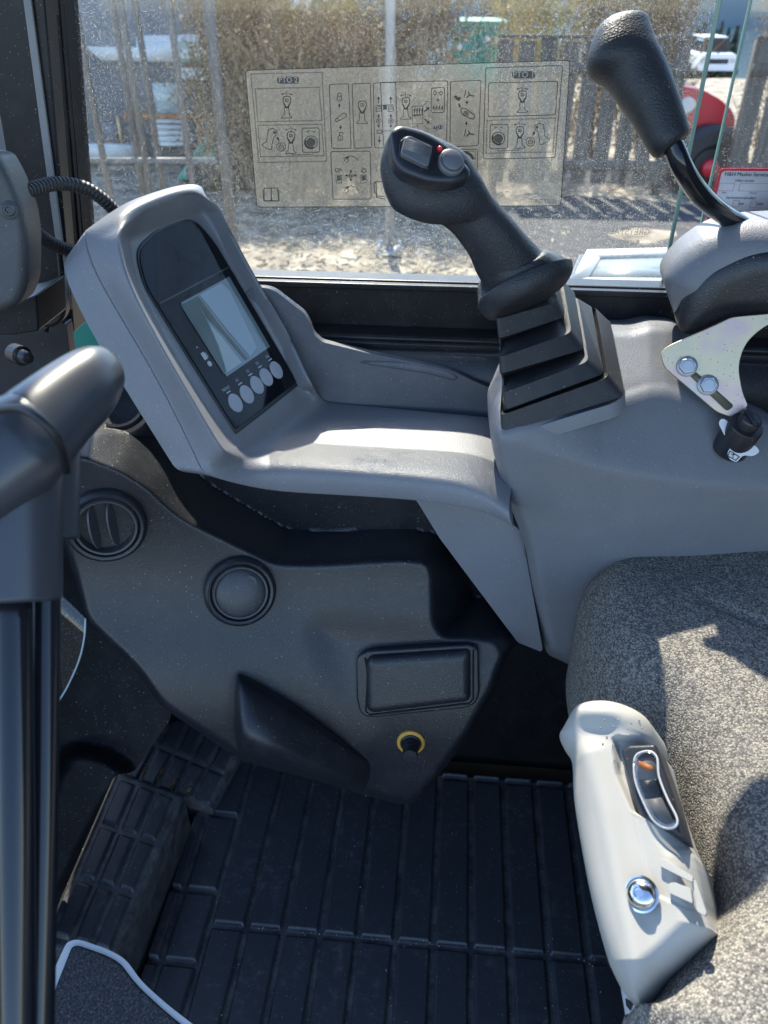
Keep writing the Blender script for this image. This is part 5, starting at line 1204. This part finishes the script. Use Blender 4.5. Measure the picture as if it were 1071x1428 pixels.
# low pile of building stuff and the turquoise hopper
t = thing('rusty_frame', 'rusty low steel frame left of the turquoise hopper', 'frame', W(240, 245, Z=ZG))
rp0 = W(240, 240, Z=ZG)
for dx in (-.5, .5): b = MB(); b.box(rp0+V3(dx-.03, 0, 0), rp0+V3(dx+.03, .06, .75)); b.build('leg', RUST, t)
b = MB(); b.box(rp0+V3(-.6, -.02, .72), rp0+V3(.6, .10, .79)); b.build('rail', RUST, t)
hb = W(280, 262, Z=ZG); hY = hb[1]; t = thing('turquoise_hopper', 'turquoise tipping hopper on a wheel, right of the rusty frame', 'hopper', hb)
prism('skip', [(246, 250), (262, 226), (292, 180), (298, 190), (299, 212), (302, 238), (290, 252)], PY(hY), .9, TEAL, t, bevel=.02)
b = MB(); b.box(hb+V3(-.28, .1, .05), hb+V3(.22, .8, .26)); b.build('chassis', METALB, t)
b = MB(); b.lathe(hb+V3(.05, -.02, .2), (0, -1, 0), [(.20, -.1), (.20, .08), (.1, .09), (0, .09)], 20); b.build('wheel', RUBBER, t, sharp=40)
# machine side cowl with a pale framed hatch under the window
cw = thing('side_cowl', 'dark machine cowl outside the window carrying a pale framed hatch', 'cowl', W(860, 375, Z=.60))
zc = .66; q = [W(x, y, Z=zc) for x, y in ((796, 392), (819, 348), (942, 345), (950, 392))]
b = MB(); b.hexa([p+V3(0, 0, -.5) for p in (q[0]+V3(-.02, -.02, 0), q[3]+V3(.3, -.02, 0), q[2]+V3(.3, .02, 0), q[1]+V3(-.02, .02, 0))], [p+V3(0, 0, -.015) for p in (q[0]+V3(-.02, -.02, 0), q[3]+V3(.3, -.02, 0), q[2]+V3(.3, .02, 0), q[1]+V3(-.02, .02, 0))]); b.build('body', BLACKS, cw, bevel=.01)
qq = [W(x, y, Z=zc) for x, y in ((820, 387), (837, 359), (936, 356), (940, 388))]
b = MB()
for i in range(4): j = (i+1) % 4; b.hexa([q[i]-_z*.014, q[j]-_z*.014, qq[j]-_z*.014, qq[i]-_z*.014], [q[i], q[j], qq[j], qq[i]])
b.build('hatch_frame', GREYFR, cw)
b = MB(); b.hexa([p-_z*.013 for p in qq], [p-_z*.004 for p in qq]); b.build('hatch_panel', simple('hatch_grey', (.22, .25, .25), .3), cw)

prism('corner_panel', rounded([(-80, 425), (60, 440), (92, 452), (98, 500), (150, 560), (150, 690), (-80, 690)], 4, 4), PY(.962), .02, BLACKS, cab, bevel=.003)
tb = thing('boom_guard', 'turquoise steel guard glimpsed between the front pillar and the console', 'guard', W(110, 475, Y=1.25))
prism('plate', [(84, 430), (150, 430), (150, 520), (84, 520)], PY(1.25), .06, TEAL, tb, bevel=.004)

# ------------------------------------------------------------------ camera, light, render settings
cam = bpy.data.cameras.new('camera'); co = bpy.data.objects.new('camera', cam); COL.objects.link(co)
cam.sensor_fit = 'VERTICAL'; cam.sensor_height = 36; cam.lens = 36*F/1428; cam.clip_start = .02; cam.clip_end = 2000
from mathutils import Matrix, Vector
co.matrix_world = Matrix(((_r[0], _up[0], -_fw[0], CAM[0]), (_r[1], _up[1], -_fw[1], CAM[1]), (_r[2], _up[2], -_fw[2], CAM[2]), (0, 0, 0, 1)))
cam.dof.use_dof = True; cam.dof.focus_distance = .92; cam.dof.aperture_fstop = 7.5
S.camera = co
SUN_AZ = V3(-.20, .95, 0); SUN_EL = math.radians(46)
sdir = nrm(SUN_AZ)*math.cos(SUN_EL)+_z*math.sin(SUN_EL)
sl_ = bpy.data.lights.new('sun', 'SUN'); so_ = bpy.data.objects.new('sun', sl_); COL.objects.link(so_)
sl_.energy = 3.9; sl_.angle = math.radians(.8); sl_.color = (1, .91, .78)
so_.rotation_mode = 'QUATERNION'; so_.rotation_quaternion = Vector(tuple(sdir)).to_track_quat('Z', 'Y'); so_.location = (-8, 6, 10)
wd = bpy.data.worlds.new('World'); S.world = wd; wd.use_nodes = True; nt = wd.node_tree
sky = nt.nodes.new('ShaderNodeTexSky'); sky.sky_type = 'NISHITA'; sky.sun_disc = False; sky.sun_elevation = SUN_EL
sky.sun_rotation = math.atan2(sdir[0], sdir[1]); sky.air_density = 1; sky.dust_density = .4; sky.ozone_density = 3
nt.links.new(sky.outputs[0], nt.nodes['Background'].inputs[0]); nt.nodes['Background'].inputs[1].default_value = .15
S.view_settings.view_transform = 'Standard'; S.view_settings.look = 'None'; S.view_settings.gamma = 1; S.view_settings.use_curve_mapping = False
S.view_settings.exposure = 1.75
S.render.engine = 'CYCLES'; S.cycles.use_denoising = True
try: S.cycles.denoiser = 'OPENIMAGEDENOISE'
except Exception: pass
S.cycles.max_bounces = 10; S.cycles.diffuse_bounces = 5; S.cycles.transparent_max_bounces = 16; S.cycles.caustics_reflective = False; S.cycles.caustics_refractive = False
S.cycles.sample_clamp_indirect = 6
